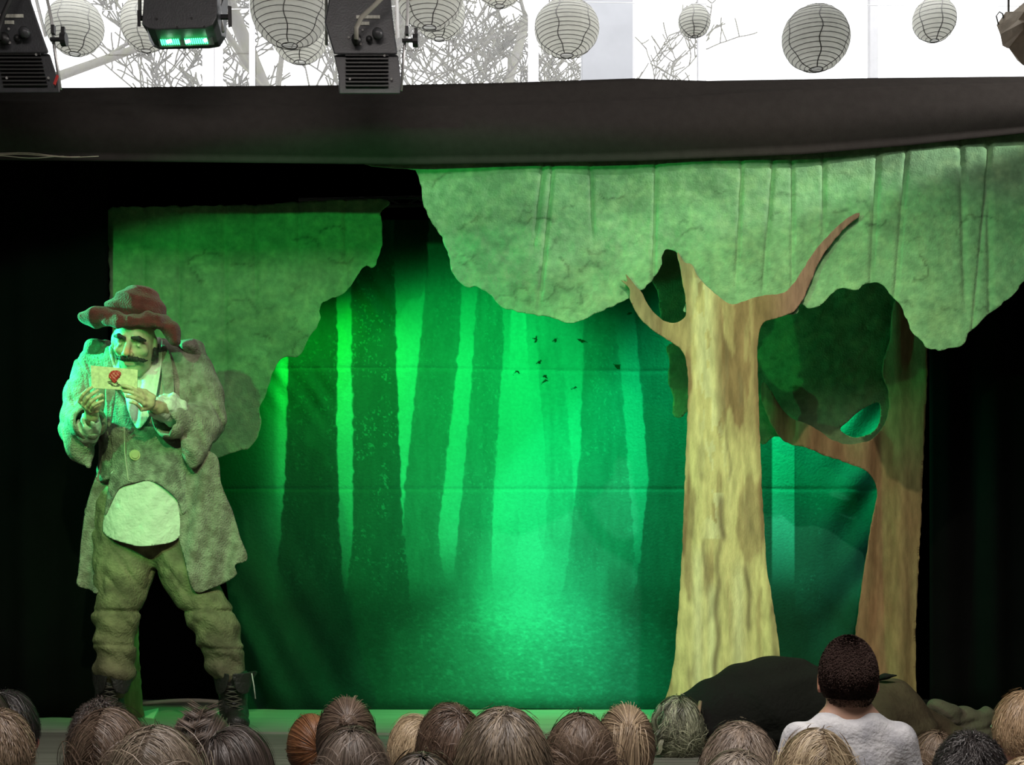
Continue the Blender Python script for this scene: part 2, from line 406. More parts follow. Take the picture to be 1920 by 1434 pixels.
# window wall: mullions and panes
def wx(px): return (px-960)*YF/F
mull = [(-620, -590), (-120, -90), (378, 400), (466, 474), (990, 1010), (1310, 1325), (1633, 1648), (1960, 1975), (2460, 2480)]
for i, (a, b) in enumerate(mull):
    slab('trim_%d' % (i+2), wx(a), wx(b), YF+.02, YF+.10, CH+3.1, CH+5.1, M['frame'])
slab('trim_20', wx(400), wx(413), YF+.05, YF+.10, CH+3.1, CH+5.1, M['alu'])
slab('trim_21', wx(1186), wx(1192), YF+.05, YF+.10, CH+3.1, CH+5.1, M['alu'])
slab('wall_pillar', wx(1092), wx(1186), YF+.0, YF+.25, CH+3.1, CH+5.1, M['pillar'])
ed = sorted([-1550]+[(a+b)/2 for a, b in mull]+[1140, 2510])
for i in range(len(ed)-1):
    slab('window_%d' % (i+1), wx(ed[i])+.02, wx(ed[i+1])-.02, YF+.072, YF+.078, CH+3.1, CH+5.1, M['glass'])
# stage deck, front boards one lip lower; their two colours carry a spot's cutoff
LIPS = (5.52, 5.22)
rear = part('floor_stage', [([Vector((-3.4, 5.62, ST-.3)), Vector((3.4, 4.96, ST-.3)), Vector((3.4, 8.4, ST-.3)), Vector((-3.4, 8.4, ST-.3)),
      Vector((-3.4, 5.62, ST)), Vector((3.4, 4.96, ST)), Vector((3.4, 8.4, ST)), Vector((-3.4, 8.4, ST))],
      [(0, 1, 2, 3), (4, 5, 6, 7), (0, 1, 5, 4), (1, 2, 6, 5), (2, 3, 7, 6), (3, 0, 4, 7)])], M['stage']); rear['kind'] = 'structure'
slab('floor_apron', -3.4, 3.4, 4.12, 8.4, 0.001, ST-.008, M['apron'])

# ------------------------------------------------------------------ drapes
def drape(name, x0, x1, y, z0, z1, amp, wl, label, seed=0, m='black_cloth'):
    nx = int((x1-x0)/.02); nz = 24
    X, Z = np.meshgrid(np.linspace(x0, x1, nx), np.linspace(z0, z1, nz)); k = (z1-Z)/(z1-z0)
    Y = y+amp*(np.sin(X*2*math.pi/wl+seed+.5*np.sin(X*3.1))+.5*np.sin(X*2*math.pi/wl*1.7+seed))*(.5+.5*k)
    V = np.stack([X, Y, Z], -1).reshape(-1, 3); i = np.arange(nx*nz).reshape(nz, nx)
    Q = np.stack([i[:-1, :-1], i[:-1, 1:], i[1:, 1:], i[1:, :-1]], -1).reshape(-1, 4)
    o = link(name, mesh_np(name, V, Q), M[m]); md = o.modifiers.new('thickness', 'SOLIDIFY'); md.thickness = .006
    return tag(o, label, 'curtain')
drape('stage_curtain', -3.6, (203-960)*6.2/F, 6.2, ST+.002, CH+2.15, .025, .3, 'black stage curtain hanging at the left behind the actor in the red hat')
drape('stage_curtain', (1742-960)*6.75/F, 3.6, 6.75, ST+.002, CH+2.42, .03, .32, 'black stage curtain hanging at the right of the brown tree trunk', 2)
drape('stage_curtain', -3.6, 3.6, 7.72, ST+.0006, CH+2.74, .03, .4, 'black rear curtain showing between the actor\'s legs behind the painted backdrop', 4)
cv, cf = [], []
for j, (y, z) in enumerate([(5.60, CH+2.13), (6.4, CH+2.36), (7.1, CH+2.64), (7.80, CH+2.92)]):
    for i in range(41): cv.append(Vector((-3.8+7.6*i/40, y, z+.006*math.sin(i*.9+j))))
for j in range(3):
    for i in range(40): cf.append((j*41+i, j*41+i+1, (j+1)*41+i+1, (j+1)*41+i))
block_sheet = link('daylight_block_sheet', mesh_py('daylight_block_sheet', cv, cf, True), M['black_cloth']); block_sheet.modifiers.new('t', 'SOLIDIFY').thickness = .008  # unseen sheet added to keep window daylight off the stage
tag(block_sheet, 'added black sheet blocking daylight over the stage behind the long pelmet', 'cloth')
# pelmet: long sagging black border, its top turned back as a lit fold
px = np.arange(-420, 2400, 15.0)
topy = np.interp(px, [-400, 0, 150, 600, 770, 960, 1190, 1320, 1640, 1920, 2300], [168, 168, 168, 163, 162, 158, 150, 155, 150, 147, 143])
foly = np.interp(px, [-400, 0, 300, 560, 750, 1000, 1200, 1480, 1700, 1920, 2300], [192, 192, 198, 203, 204, 199, 190, 172, 163, 158, 150])
boty = np.interp(px, [-400, 0, 780, 1200, 1500, 1700, 1920, 2300], [296, 300, 309, 302, 290, 273, 250, 210])
rows = []; prof = []
for t in np.linspace(0, 1, 6): prof.append((0, t, 5.585-.075*t))              # turned-back top
prof.append((1, 0.0, 5.497))
for t in np.linspace(.03, 1, 22): prof.append((1, t, 5.50-.045*math.sin(math.pi*min(1, t*1.15))+.03*t))
for (k, t, d) in prof:
    yy = (topy*(1-t)+foly*t) if k == 0 else (foly*(1-t)+boty*t)
    dd = d+.006*np.sin(px/97.+t*2)*t
    rows.append(np.stack([(px-960)*dd/F, dd, CH-(yy-HOR)*dd/F], -1))
V = np.array(rows); nr, nc = V.shape[:2]; i = np.arange(nr*nc).reshape(nr, nc)
Q = np.stack([i[:-1, :-1], i[1:, :-1], i[1:, 1:], i[:-1, 1:]], -1).reshape(-1, 4)
pel = link('stage_pelmet', mesh_np('stage_pelmet', V.reshape(-1, 3), Q), M['pelmet']); md = pel.modifiers.new('t', 'SOLIDIFY'); md.thickness = .008; md.offset = 1
tag(pel, 'long sagging black cloth pelmet stretched across the top of the stage', 'pelmet')
# loose cords pinned on the pelmet's left end
for k, (y0, y1, e) in enumerate([(284, 293, 150), (289, 294, 185), (293, 295, 120)]):
    tag(part('loose_cord', [tubeg([P(-60+(e+60)*t, y0+(y1-y0)*t+2*math.sin(t*9+k), 5.43) for t in np.linspace(0, 1, 12)], .0018, 6)], M['pale_line'], smooth=True),
        ['topmost pale cord along the lower left edge of the pelmet', 'longest pale cord along the lower left edge of the pelmet', 'lowest pale cord along the lower left edge of the pelmet'][k], 'cord')
# truss glimpsed in the gap
tr = empty('lighting_truss', P(750, 378, 7.2), 'grey steel truss glimpsed in the gap between the two foliage cloths', 'truss')
for py in (372, 386):
    part('truss_tube', [tubeg([P(560, py+3, 7.2), P(1000, py-5, 7.2)], .010, 8)], M['truss'], tr, True)
part('truss_brace', [tubeg([P(560+k*28, 388 if k % 2 else 372, 7.2), P(588+k*28, 372 if k % 2 else 388, 7.2)], .006, 6) for k in range(14)], M['truss'], tr, True)

# ------------------------------------------------------------------ the printed forest backdrop
def back_colors(u, v):
    I = lambda y, pts: np.interp(y, [p[1] for p in pts], [p[0] for p in pts])
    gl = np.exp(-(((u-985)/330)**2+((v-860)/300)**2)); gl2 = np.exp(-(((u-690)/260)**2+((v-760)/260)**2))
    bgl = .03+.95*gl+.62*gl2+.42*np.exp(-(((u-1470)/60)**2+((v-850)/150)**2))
    bgl *= sstep(415, 560, v)*.94+.06; bgl = np.minimum(bgl, 1.0)  # dark top: pelmet and foliage shadow put into the print
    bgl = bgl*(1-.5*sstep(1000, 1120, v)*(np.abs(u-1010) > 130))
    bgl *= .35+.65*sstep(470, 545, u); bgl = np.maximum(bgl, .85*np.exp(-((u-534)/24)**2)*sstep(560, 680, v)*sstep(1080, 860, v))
    lum = bgl.copy()
    n1 = fbm(u/34, v/60, 3); n2 = fbm(u/3.6, v/4.2, 9, 2); n3 = fbm(u/9, v/40, 21)
    ivy = sstep(.66, .80, n2)*sstep(.40, .60, fbm(u/40, v/50, 15))
    T = [  # left edge, right edge, darkness, ivy, bottom fade start/end
        ([(958, 560), (955, 700), (975, 1000), (980, 1060)], [(985, 560), (990, 700), (1008, 1000), (1012, 1060)], .46, .1, (1010, 1080)),
        ([(1003, 560), (1010, 700), (1025, 900), (1022, 1060)], [(1045, 560), (1058, 700), (1075, 900), (1085, 1060)], .30, .25, (1050, 1100)),
        ([(895, 430), (893, 560), (885, 700), (868, 900), (850, 1080)], [(935, 430), (942, 560), (945, 650), (934, 800), (924, 950), (922, 1100)], .20, .5, (1090, 1180)),
        ([(805, 400), (797, 560), (782, 700), (766, 850), (757, 920), (755, 1100)], [(870, 400), (866, 560), (861, 650), (850, 750), (834, 900), (822, 1000), (832, 1090)], .17, .35, (1080, 1160)),
        ([(1095, 560), (1092, 700), (1088, 850), (1076, 950), (1060, 1090)], [(1140, 500), (1152, 600), (1165, 700), (1180, 900), (1192, 1060), (1195, 1120)], .19, .5, (1110, 1160)),
        ([(1182, 500), (1190, 600), (1205, 750), (1215, 900), (1200, 1050), (1180, 1170)], [(1600, 500), (1600, 1300)], .13, .3, (1150, 1230)),
        ([(655, 430), (658, 600), (661, 800), (661, 1000), (648, 1130)], [(738, 430), (742, 600), (748, 800), (757, 1000), (768, 1100)], .10, .9, (1110, 1220)),
        ([(541, 430), (540, 660), (537, 850), (526, 1000), (514, 1100)], [(631, 430), (633, 700), (632, 800), (637, 1000), (646, 1130)], .06, .45, (1110, 1220)),
    ]
    for L, R, dk, iv, (f0, f1) in T:
        jag = (fbm(u/8, v/13, 19, 2)-.5)*6
        l = I(v, L)+jag; r = I(v, R)+jag
        fl_ = 14*sstep(f0-70, f1, v)**2; l = l-fl_; r = r+fl_; m = sstep(-1.5, 2, u-l)*sstep(-1.5, 2, r-u)*(1-sstep(f0, f1, v)*.75)
        rim = np.exp(-((r-u)/4)**2)*.5+np.exp(-((u-l)/4)**2)*.2
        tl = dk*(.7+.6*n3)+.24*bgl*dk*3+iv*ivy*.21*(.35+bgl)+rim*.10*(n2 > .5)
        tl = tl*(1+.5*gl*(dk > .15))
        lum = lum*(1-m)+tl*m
    # bright slot right of the front tree
    sl = sstep(1446, 1449, u)*sstep(1492, 1488, u); lum = lum*(1-sl)+sl*(.95-.86*sstep(960, 1130, v))*sstep(400, 560, v)
    dkr = sstep(1490, 1494, u); lum = lum*(1-dkr)+dkr*(.14+.25*np.exp(-((v-870)/80)**2)+.14*ivy*(u < 1540)*(v > 900)+.05*n3+.75*np.exp(-((u-1600)/45)**2-((v-790)/45)**2))  # glow behind the leaf hole: green light put into the print
    # ground and path
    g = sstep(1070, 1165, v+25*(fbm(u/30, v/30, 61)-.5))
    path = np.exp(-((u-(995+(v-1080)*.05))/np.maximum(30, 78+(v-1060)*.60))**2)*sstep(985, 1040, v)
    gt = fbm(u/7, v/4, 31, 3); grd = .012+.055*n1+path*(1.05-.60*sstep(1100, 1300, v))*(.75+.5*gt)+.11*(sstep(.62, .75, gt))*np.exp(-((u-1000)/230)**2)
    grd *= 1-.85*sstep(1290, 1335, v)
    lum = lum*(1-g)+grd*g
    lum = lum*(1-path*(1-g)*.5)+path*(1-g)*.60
    lum = lum*(1+.18*(n1-.5))
    # crease lines
    for cy in (693, 917): lum = lum+.05*np.exp(-((v-cy-3*np.sin(u/150.))/1.2)**2)
    lum = np.clip(lum, .015, 1)
    t = np.clip((u-600)/600, 0, 1)
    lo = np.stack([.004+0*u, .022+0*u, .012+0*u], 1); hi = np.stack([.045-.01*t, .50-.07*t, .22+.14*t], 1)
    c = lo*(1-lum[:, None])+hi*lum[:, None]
    # nine flying birds, printed as dark silhouettes
    B = [[(996, 633), (1003, 634), (1006, 628), (1008, 638), (1005, 642), (1001, 642), (1004, 637)],
         [(1034, 641), (1040, 635), (1045, 634), (1043, 641), (1041, 644), (1039, 640)],
         [(1082, 636), (1090, 636), (1096, 638), (1104, 644), (1097, 641), (1091, 643), (1087, 640)],
         [(1003, 683), (1009, 677), (1015, 675), (1014, 681), (1011, 683), (1009, 681)],
         [(961, 704), (967, 694), (972, 694), (976, 702), (970, 697), (966, 698)],
         [(1016, 708), (1020, 703), (1025, 703), (1026, 710), (1022, 708)],
         [(1013, 722), (1018, 715), (1023, 711), (1028, 714), (1022, 716)],
         [(1068, 731), (1075, 727), (1080, 724), (1084, 728), (1078, 728)],
         [(1148, 681), (1155, 684), (1160, 684), (1164, 683), (1162, 692), (1157, 693), (1154, 688)],
         [(1175, 590), (1180, 585), (1186, 585), (1184, 588), (1179, 590)]]
    for b in B: c[inpoly(u, v, b)] = (.004, .03, .008)
    return c
DB = 6.83
def back_depth(u, v):
    k1 = sstep(900, 1330, v)*sstep(760, 430, u); k2 = sstep(880, 1320, v)*sstep(1430, 1640, u)
    d = .030*k1*np.sin((u+.75*(1330-v)*0-(v)*.62)/30.)+.018*k1*np.sin((u-v*.55)/13.+1)
    d += .030*k2*np.sin((u+v*.75)/34.)+.012*sstep(1500, 1640, u)*np.sin((u+v*.8)/17.)
    d += .006*np.sin(u/46.)*sstep(1250, 500, v)+.004*np.sin(u/19.+v/90.)
    d += .003*np.exp(-((v-693-3*np.sin(u/150.))/4)**2)+.003*np.exp(-((v-917)/4)**2)
    for cx, cy, w in ((600, 740, 30), (520, 700, 40), (690, 560, 50)):
        d += .007*np.sin((u-v*.7)/7.)*np.exp(-(((u-cx)/w)**2+((v-cy)/60)**2))
    return d
nu, nv = 860, 620
U, Vv = np.meshgrid(np.linspace(0, 1, nu), np.linspace(0, 1, nv))
lft = 398+(Vv**3)*62+4*np.sin(Vv*9); rgt = 1665+6*np.sin(Vv*7)
pu = lft+(rgt-lft)*U; pv = 412+(1331.5-412+3*np.sin(U*11))*Vv
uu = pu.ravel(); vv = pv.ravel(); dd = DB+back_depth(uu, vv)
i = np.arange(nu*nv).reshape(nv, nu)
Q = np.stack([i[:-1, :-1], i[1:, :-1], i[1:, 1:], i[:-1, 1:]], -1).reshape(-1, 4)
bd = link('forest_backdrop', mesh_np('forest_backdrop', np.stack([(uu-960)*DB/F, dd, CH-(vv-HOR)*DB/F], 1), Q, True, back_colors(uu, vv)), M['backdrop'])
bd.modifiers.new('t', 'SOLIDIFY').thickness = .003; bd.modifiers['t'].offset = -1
tag(bd, 'hanging cloth backdrop printed with a misty forest path and small flying birds', 'backdrop')

# ------------------------------------------------------------------ painted cut-out trees
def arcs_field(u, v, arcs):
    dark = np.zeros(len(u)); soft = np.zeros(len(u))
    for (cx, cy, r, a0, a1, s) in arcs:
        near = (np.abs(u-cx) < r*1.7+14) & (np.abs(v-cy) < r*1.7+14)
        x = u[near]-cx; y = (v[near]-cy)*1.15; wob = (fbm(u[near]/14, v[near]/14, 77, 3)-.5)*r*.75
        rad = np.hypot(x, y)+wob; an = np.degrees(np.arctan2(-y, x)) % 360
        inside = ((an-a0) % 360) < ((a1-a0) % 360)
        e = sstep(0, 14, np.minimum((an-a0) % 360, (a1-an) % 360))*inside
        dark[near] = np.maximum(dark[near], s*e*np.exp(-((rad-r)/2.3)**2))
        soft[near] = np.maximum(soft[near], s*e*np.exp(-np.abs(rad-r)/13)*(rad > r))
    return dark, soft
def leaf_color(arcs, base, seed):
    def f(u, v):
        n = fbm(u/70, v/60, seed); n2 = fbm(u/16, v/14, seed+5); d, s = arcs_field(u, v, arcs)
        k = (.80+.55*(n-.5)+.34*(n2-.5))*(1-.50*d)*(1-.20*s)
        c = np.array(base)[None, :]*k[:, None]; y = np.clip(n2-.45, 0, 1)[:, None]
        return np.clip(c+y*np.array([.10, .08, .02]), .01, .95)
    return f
def leaf_depth(creases, amp=.006, seed=0):
    def f(u, v):
        d = .010*np.sin(u/60.+seed)+.005*(fbm(u/22, v/22, seed+3)-.5)+.010*(fbm(u/60, v/40, seed+8)-.5)
        for (x, s, y1, w) in creases:
            xx = x+(v-400)*s; d = d+.013*np.exp(-((u-xx)/w)**2)*sstep(y1+60, y1-40, v)
        d = d+.006*(fbm(u/11, v/9, seed+13, 3)-.5)*sstep(1.2, .3, np.abs(fbm(u/50, v/50, seed+20)-.6)*6)
        return d
    return f
rr = random.Random(3)
def rand_arcs(n, x0, x1, y0, y1, rmin=14, rmax=38):
    out = []
    for _ in range(n):
        a = rr.choice([200, 20, 300, 60])+rr.uniform(-40, 40); out.append((rr.uniform(x0, x1), rr.uniform(y0, y1), rr.uniform(rmin, rmax), a, a+rr.uniform(80, 170), rr.uniform(.25, .85)))
    return out
# large front tree
foliage_poly = [(774, 298), (2060, 228), (2060, 430), (1990, 455), (1950, 495), (1921, 525), (1905, 546), (1880, 570), (1850, 592), (1832, 610), (1815, 625), (1803, 648), (1775, 655), (1745, 656), (1725, 641),
    (1706, 620), (1700, 600), (1690, 580), (1680, 561), (1665, 549), (1655, 535), (1640, 530), (1618, 535), (1605, 543), (1575, 539), (1560, 550), (1545, 566), (1520, 576), (1500, 570), (1480, 590),
    (1300, 590), (1285, 560), (1277, 500), (1270, 476), (1257, 467), (1243, 474), (1238, 500), (1222, 526), (1200, 545), (1180, 558), (1160, 568), (1135, 580), (1110, 590), (1085, 602),
    (1060, 605), (1040, 598), (1010, 592), (985, 590), (965, 583), (945, 580), (932, 568), (920, 553), (905, 545), (893, 537), (880, 538), (868, 533), (855, 520), (845, 500), (842, 480),
    (835, 462), (826, 440), (815, 425), (800, 400), (793, 375), (790, 350), (780, 318)]
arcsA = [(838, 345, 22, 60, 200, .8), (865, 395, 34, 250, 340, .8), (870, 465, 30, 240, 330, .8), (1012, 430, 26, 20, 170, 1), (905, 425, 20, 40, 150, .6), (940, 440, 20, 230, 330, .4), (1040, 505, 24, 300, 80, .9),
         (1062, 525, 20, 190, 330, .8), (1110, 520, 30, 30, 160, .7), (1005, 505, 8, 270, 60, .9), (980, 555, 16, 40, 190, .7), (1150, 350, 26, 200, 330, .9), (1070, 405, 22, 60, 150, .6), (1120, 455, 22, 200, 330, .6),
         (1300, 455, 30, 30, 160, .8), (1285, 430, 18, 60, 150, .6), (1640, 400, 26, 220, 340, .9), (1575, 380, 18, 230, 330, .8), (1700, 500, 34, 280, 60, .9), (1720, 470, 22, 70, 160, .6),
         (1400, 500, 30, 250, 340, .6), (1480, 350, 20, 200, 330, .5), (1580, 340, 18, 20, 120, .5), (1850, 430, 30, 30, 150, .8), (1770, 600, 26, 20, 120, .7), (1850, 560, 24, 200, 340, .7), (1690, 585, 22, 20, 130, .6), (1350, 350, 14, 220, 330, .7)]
DT = 5.575
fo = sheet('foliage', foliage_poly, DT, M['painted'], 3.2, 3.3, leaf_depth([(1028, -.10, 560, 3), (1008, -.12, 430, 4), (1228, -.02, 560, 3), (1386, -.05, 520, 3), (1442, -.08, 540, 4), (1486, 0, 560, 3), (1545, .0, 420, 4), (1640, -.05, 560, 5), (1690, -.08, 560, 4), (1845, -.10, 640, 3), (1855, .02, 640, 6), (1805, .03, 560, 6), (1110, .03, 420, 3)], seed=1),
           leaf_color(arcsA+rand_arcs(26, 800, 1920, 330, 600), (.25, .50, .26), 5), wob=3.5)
trunk_poly = [(1270, 474), (1283, 492), (1296, 496), (1310, 520), (1335, 545), (1372, 570), (1420, 556), (1468, 549), (1488, 530), (1500, 513), (1528, 470), (1572, 422), (1604, 400), (1612, 404), (1582, 430), (1541, 482), (1520, 528),
    (1503, 566), (1484, 586), (1455, 597), (1431, 606), (1421, 635), (1421, 700), (1424, 800), (1428, 900), (1437, 1050), (1446, 1110), (1456, 1180), (1463, 1240), (1468, 1364), (1380, 1364), (1244, 1364), (1256, 1285), (1265, 1230), (1271, 1150), (1278, 1050),
    (1282, 950), (1288, 800), (1290, 720), (1287, 685), (1278, 656), (1250, 636), (1220, 616), (1196, 591), (1181, 560), (1180, 542), (1164, 526), (1176, 528), (1173, 514), (1184, 526), (1191, 536), (1203, 548), (1211, 566), (1226, 586), (1246, 602), (1264, 605), (1282, 597), (1287, 578), (1280, 530)]
def trunk_color(dark=1.0, seed=0, back=False):
    def f(u, v):
        n = fbm(u/19, v/120, 41+seed); n2 = fbm(u/6, v/60, 43+seed); n3 = fbm(u/40, v/140, 47+seed)
        cream = np.array([.62, .57, .27]); pale = np.array([.72, .72, .42]); brown = np.array([.25, .165, .085]); dk = np.array([.20, .16, .09]); red = np.array([.26, .14, .12])
        if back:
            b = np.clip(.55+.8*(n-.5)+.6*(n3-.5), 0, 1)[:, None]; c = np.array([.34, .27, .14])*(1-b)+np.array([.24, .12, .07])*b
            return np.clip(c*(.85+.4*(n2-.5))[:, None], .01, 1)
        cx = np.interp(v, [500, 700, 900, 1100, 1310], [1325, 1330, 1352, 1340, 1335])
        b = sstep(8, 46, u-cx)*sstep(900, 760, v)*.7+sstep(.50, .66, n)*.62+sstep(14, 3, u-np.interp(v, [650, 950, 1310], [1289, 1282, 1250]))*.6+sstep(14, 3, np.interp(v, [600, 900, 1100, 1310], [1422, 1428, 1446, 1468])-u)*.45
        b = np.clip(b*(1-.4*sstep(1100, 1300, v)), 0, .95)
        c = cream*(1-b[:, None])+brown*b[:, None]
        p = (np.exp(-((u-(cx-8))/19)**2)*(fbm(u/16, v/60, 55) > .38)*(v < 1010)*(v > 520)+np.exp(-((u-1335)/10)**2)*sstep(1080, 1120, v)+np.exp(-((u-1385)/12)**2)*sstep(1030, 1100, v)+np.exp(-((u-1308)/10)**2)*sstep(1000, 1060, v))[:, None]
        c = c*(1-.75*np.clip(p, 0, 1))+pale*.75*np.clip(p, 0, 1)
        for (x0, y0, x1, y1, w, s) in [(1348, 930, 1358, 1010, 7, .9), (1350, 1000, 1346, 1080, 5, .7), (1345, 1080, 1342, 1290, 6, .85), (1400, 1060, 1408, 1180, 6, .8), (1400, 920, 1405, 1000, 9, .45), (1320, 1010, 1322, 1090, 3, .7),
                                       (1310, 830, 1318, 900, 6, .45), (1385, 700, 1388, 760, 4, .7), (1358, 640, 1364, 700, 3, .6), (1364, 800, 1368, 900, 2.5, .6), (1362, 690, 1357, 800, 2, .6), (1294, 1250, 1292, 1310, 5, .6), (1448, 1130, 1456, 1240, 8, .6), (1305, 930, 1300, 1010, 5, .4)]:
            t = np.clip((v-y0)/(y1-y0), 0, 1); xx = x0+(x1-x0)*t+3*np.sin(v/17.+x0)
            m = (np.exp(-((u-xx)/w)**2)*sstep(y0-10, y0+12, v)*sstep(y1+12, y1-10, v)*s)[:, None]; c = c*(1-m)+dk*m
        # branches turn brown towards their ends
        br = np.clip(sstep(1425, 1500, u)+sstep(1262, 1215, u)*.75*(v < 700)+sstep(1285, 1300, u)*0, 0, 1)*(v < 640)
        br = np.maximum(br, sstep(545, 500, v)*.9)[:, None]; tone = np.where((u > 1425)[:, None], red*1.15, np.array([.30, .27, .15]))
        c = c*(1-br*.85)+tone*br*.85
        return np.clip(c*(.88+.32*(n2-.5)+.25*(n3-.5)+.06)[:, None], .01, 1)
    return f
tk = sheet('trunk', trunk_poly, DT-.022, M['trunk'], 3.0, 3.2, lambda u, v: .012*np.sin(u/31.)*sstep(700, 1200, v)+.006*np.sin(u/14.+1)*sstep(1000, 1250, v)+.003*(fbm(u/12, v/30, 3)-.5), trunk_color(), wob=1.5)
t1 = empty('painted_tree', (P(1350, 0, DT).x, DT, ST), 'large cut-out cloth tree with cream bark and a wide pale green crown', 'stage tree')
under(t1, fo, tk)
# second tree, further back on the right
DS = 6.40
back_fol = [(1226, 440), (1740, 470), (1738, 760), (1700, 790), (1660, 870), (1640, 850), (1570, 842), (1500, 832), (1460, 818), (1446, 822), (1430, 832), (1400, 800), (1300, 770), (1278, 782), (1262, 775), (1262, 740), (1252, 712), (1254, 680), (1250, 650), (1262, 640), (1240, 600), (1236, 575), (1232, 550), (1221, 520), (1228, 495)]
hole = [(1574, 806), (1590, 790), (1602, 778), (1622, 764), (1648, 755), (1650, 785), (1640, 806), (1620, 817), (1598, 820)]
bf = sheet('foliage', back_fol, DS, M['painted'], 5, 5, leaf_depth([], seed=4), leaf_color(rand_arcs(14, 1440, 1700, 560, 820), (.15, .27, .13), 9), holes=[hole], wob=3)
back_trunk = [(1738, 560), (1737, 700), (1732, 800), (1726, 1000), (1719, 1180), (1721, 1340.5), (1610, 1340.5), (1603, 1190), (1614, 1100), (1632, 990), (1646, 912), (1600, 872), (1530, 848), (1462, 818), (1430, 760), (1432, 715), (1470, 770), (1540, 812), (1585, 832), (1630, 826), (1662, 790), (1668, 740), (1655, 690), (1668, 640), (1680, 560)]
bt = sheet('trunk', back_trunk, DS-.055, M['trunk'], 5, 5, lambda u, v: .020*np.sin((u-(1310-v)*.08)/15.)*sstep(620, 800, v)+.01*np.sin(u/9.), trunk_color(back=True, seed=5), wob=2)
t2 = empty('painted_tree', (P(1670, 0, DS).x, DS, ST), 'narrow brown cut-out tree with a leaf shaped hole beside the right black curtain', 'stage tree')
under(t2, bf, bt)
# left tree
left_fol = [(212, 390), (450, 383), (712, 373), (714, 400), (717, 440), (712, 475), (700, 502), (688, 499), (675, 508), (665, 526), (645, 552), (622, 560), (605, 568), (599, 580), (602, 600), (590, 620), (576, 640), (568, 660), (556, 669), (535, 668),
    (521, 680), (511, 700), (497, 740), (485, 768), (489, 790), (485, 815), (470, 836), (450, 845), (430, 850), (412, 858), (395, 860), (380, 850), (300, 830), (225, 800), (207, 560), (205, 470)]
arcsL = [(625, 445, 22, 30, 170, .9), (640, 470, 26, 220, 330, .9), (395, 500, 30, 40, 130, .7), (450, 515, 26, 30, 140, .8), (420, 590, 20, 270, 350, .7), (480, 645, 26, 0, 110, .9), (500, 710, 24, 240, 320, .6), (590, 465, 14, 60, 170, .7), (360, 620, 20, 60, 150, .5), (650, 520, 30, 250, 330, .5), (500, 565, 16, 200, 330, .6)]
DL = 6.28
lf = sheet('foliage', left_fol, DL, M['painted'], 4, 4, leaf_depth([(338, -.02, 700, 4), (478, 0, 560, 4), (560, .02, 480, 4), (648, .02, 520, 4), (420, 0, 700, 5), (270, 0, 800, 5)], seed=7), leaf_color(arcsL+rand_arcs(14, 220, 690, 410, 780), (.21, .42, .19), 12), wob=3)
lt = sheet('trunk', [(205, 820), (262, 820), (258, 1140), (264, 1250), (270, 1341), (196, 1341), (200, 1150)], DL-.05, M['trunk'], 5, 5, lambda u, v: .012*np.sin(u/11.), trunk_color(back=True, seed=8), wob=2)
t3 = empty('painted_tree', (P(240, 0, DL).x, DL, ST), 'left cut-out cloth tree with mid green crown and grey brown trunk behind the actor', 'stage tree')
under(t3, lf, lt)
# things on the stage floor
tag(part('lit_floor_strip', [tubeg([P(268+155*t, 1319-7*math.sin(t*2.6)+2*t, 7.2) for t in np.linspace(0, 1, 14)], .011, 8)], M['pale_line'], smooth=True), 'pale curved strip on the floor behind the actor\'s legs', 'strip')  # pale tube standing in for lit floor under the rear curtain
def onfloor(pxs, pys, z=ST):  # a point on the stage floor seen at that row
    D = (CH-z)*F/(pys-HOR); return Vector(((pxs-960)*D/F, D, z))
a, b, c_, d_ = [onfloor(*q) for q in ((272, 1346), (288, 1348), (297, 1333), (270, 1334))]
up = Vector((0, 0, .003)); tag(part('floor_note', [([a, b, c_, d_, a+up, b+up, c_+up*5, d_+up], [(0, 1, 2, 3), (4, 5, 6, 7), (0, 1, 5, 4), (1, 2, 6, 5), (2, 3, 7, 6), (3, 0, 4, 7)])], M['note']), 'small pale green scrap of paper on the stage floor between the actor\'s boots', 'paper')

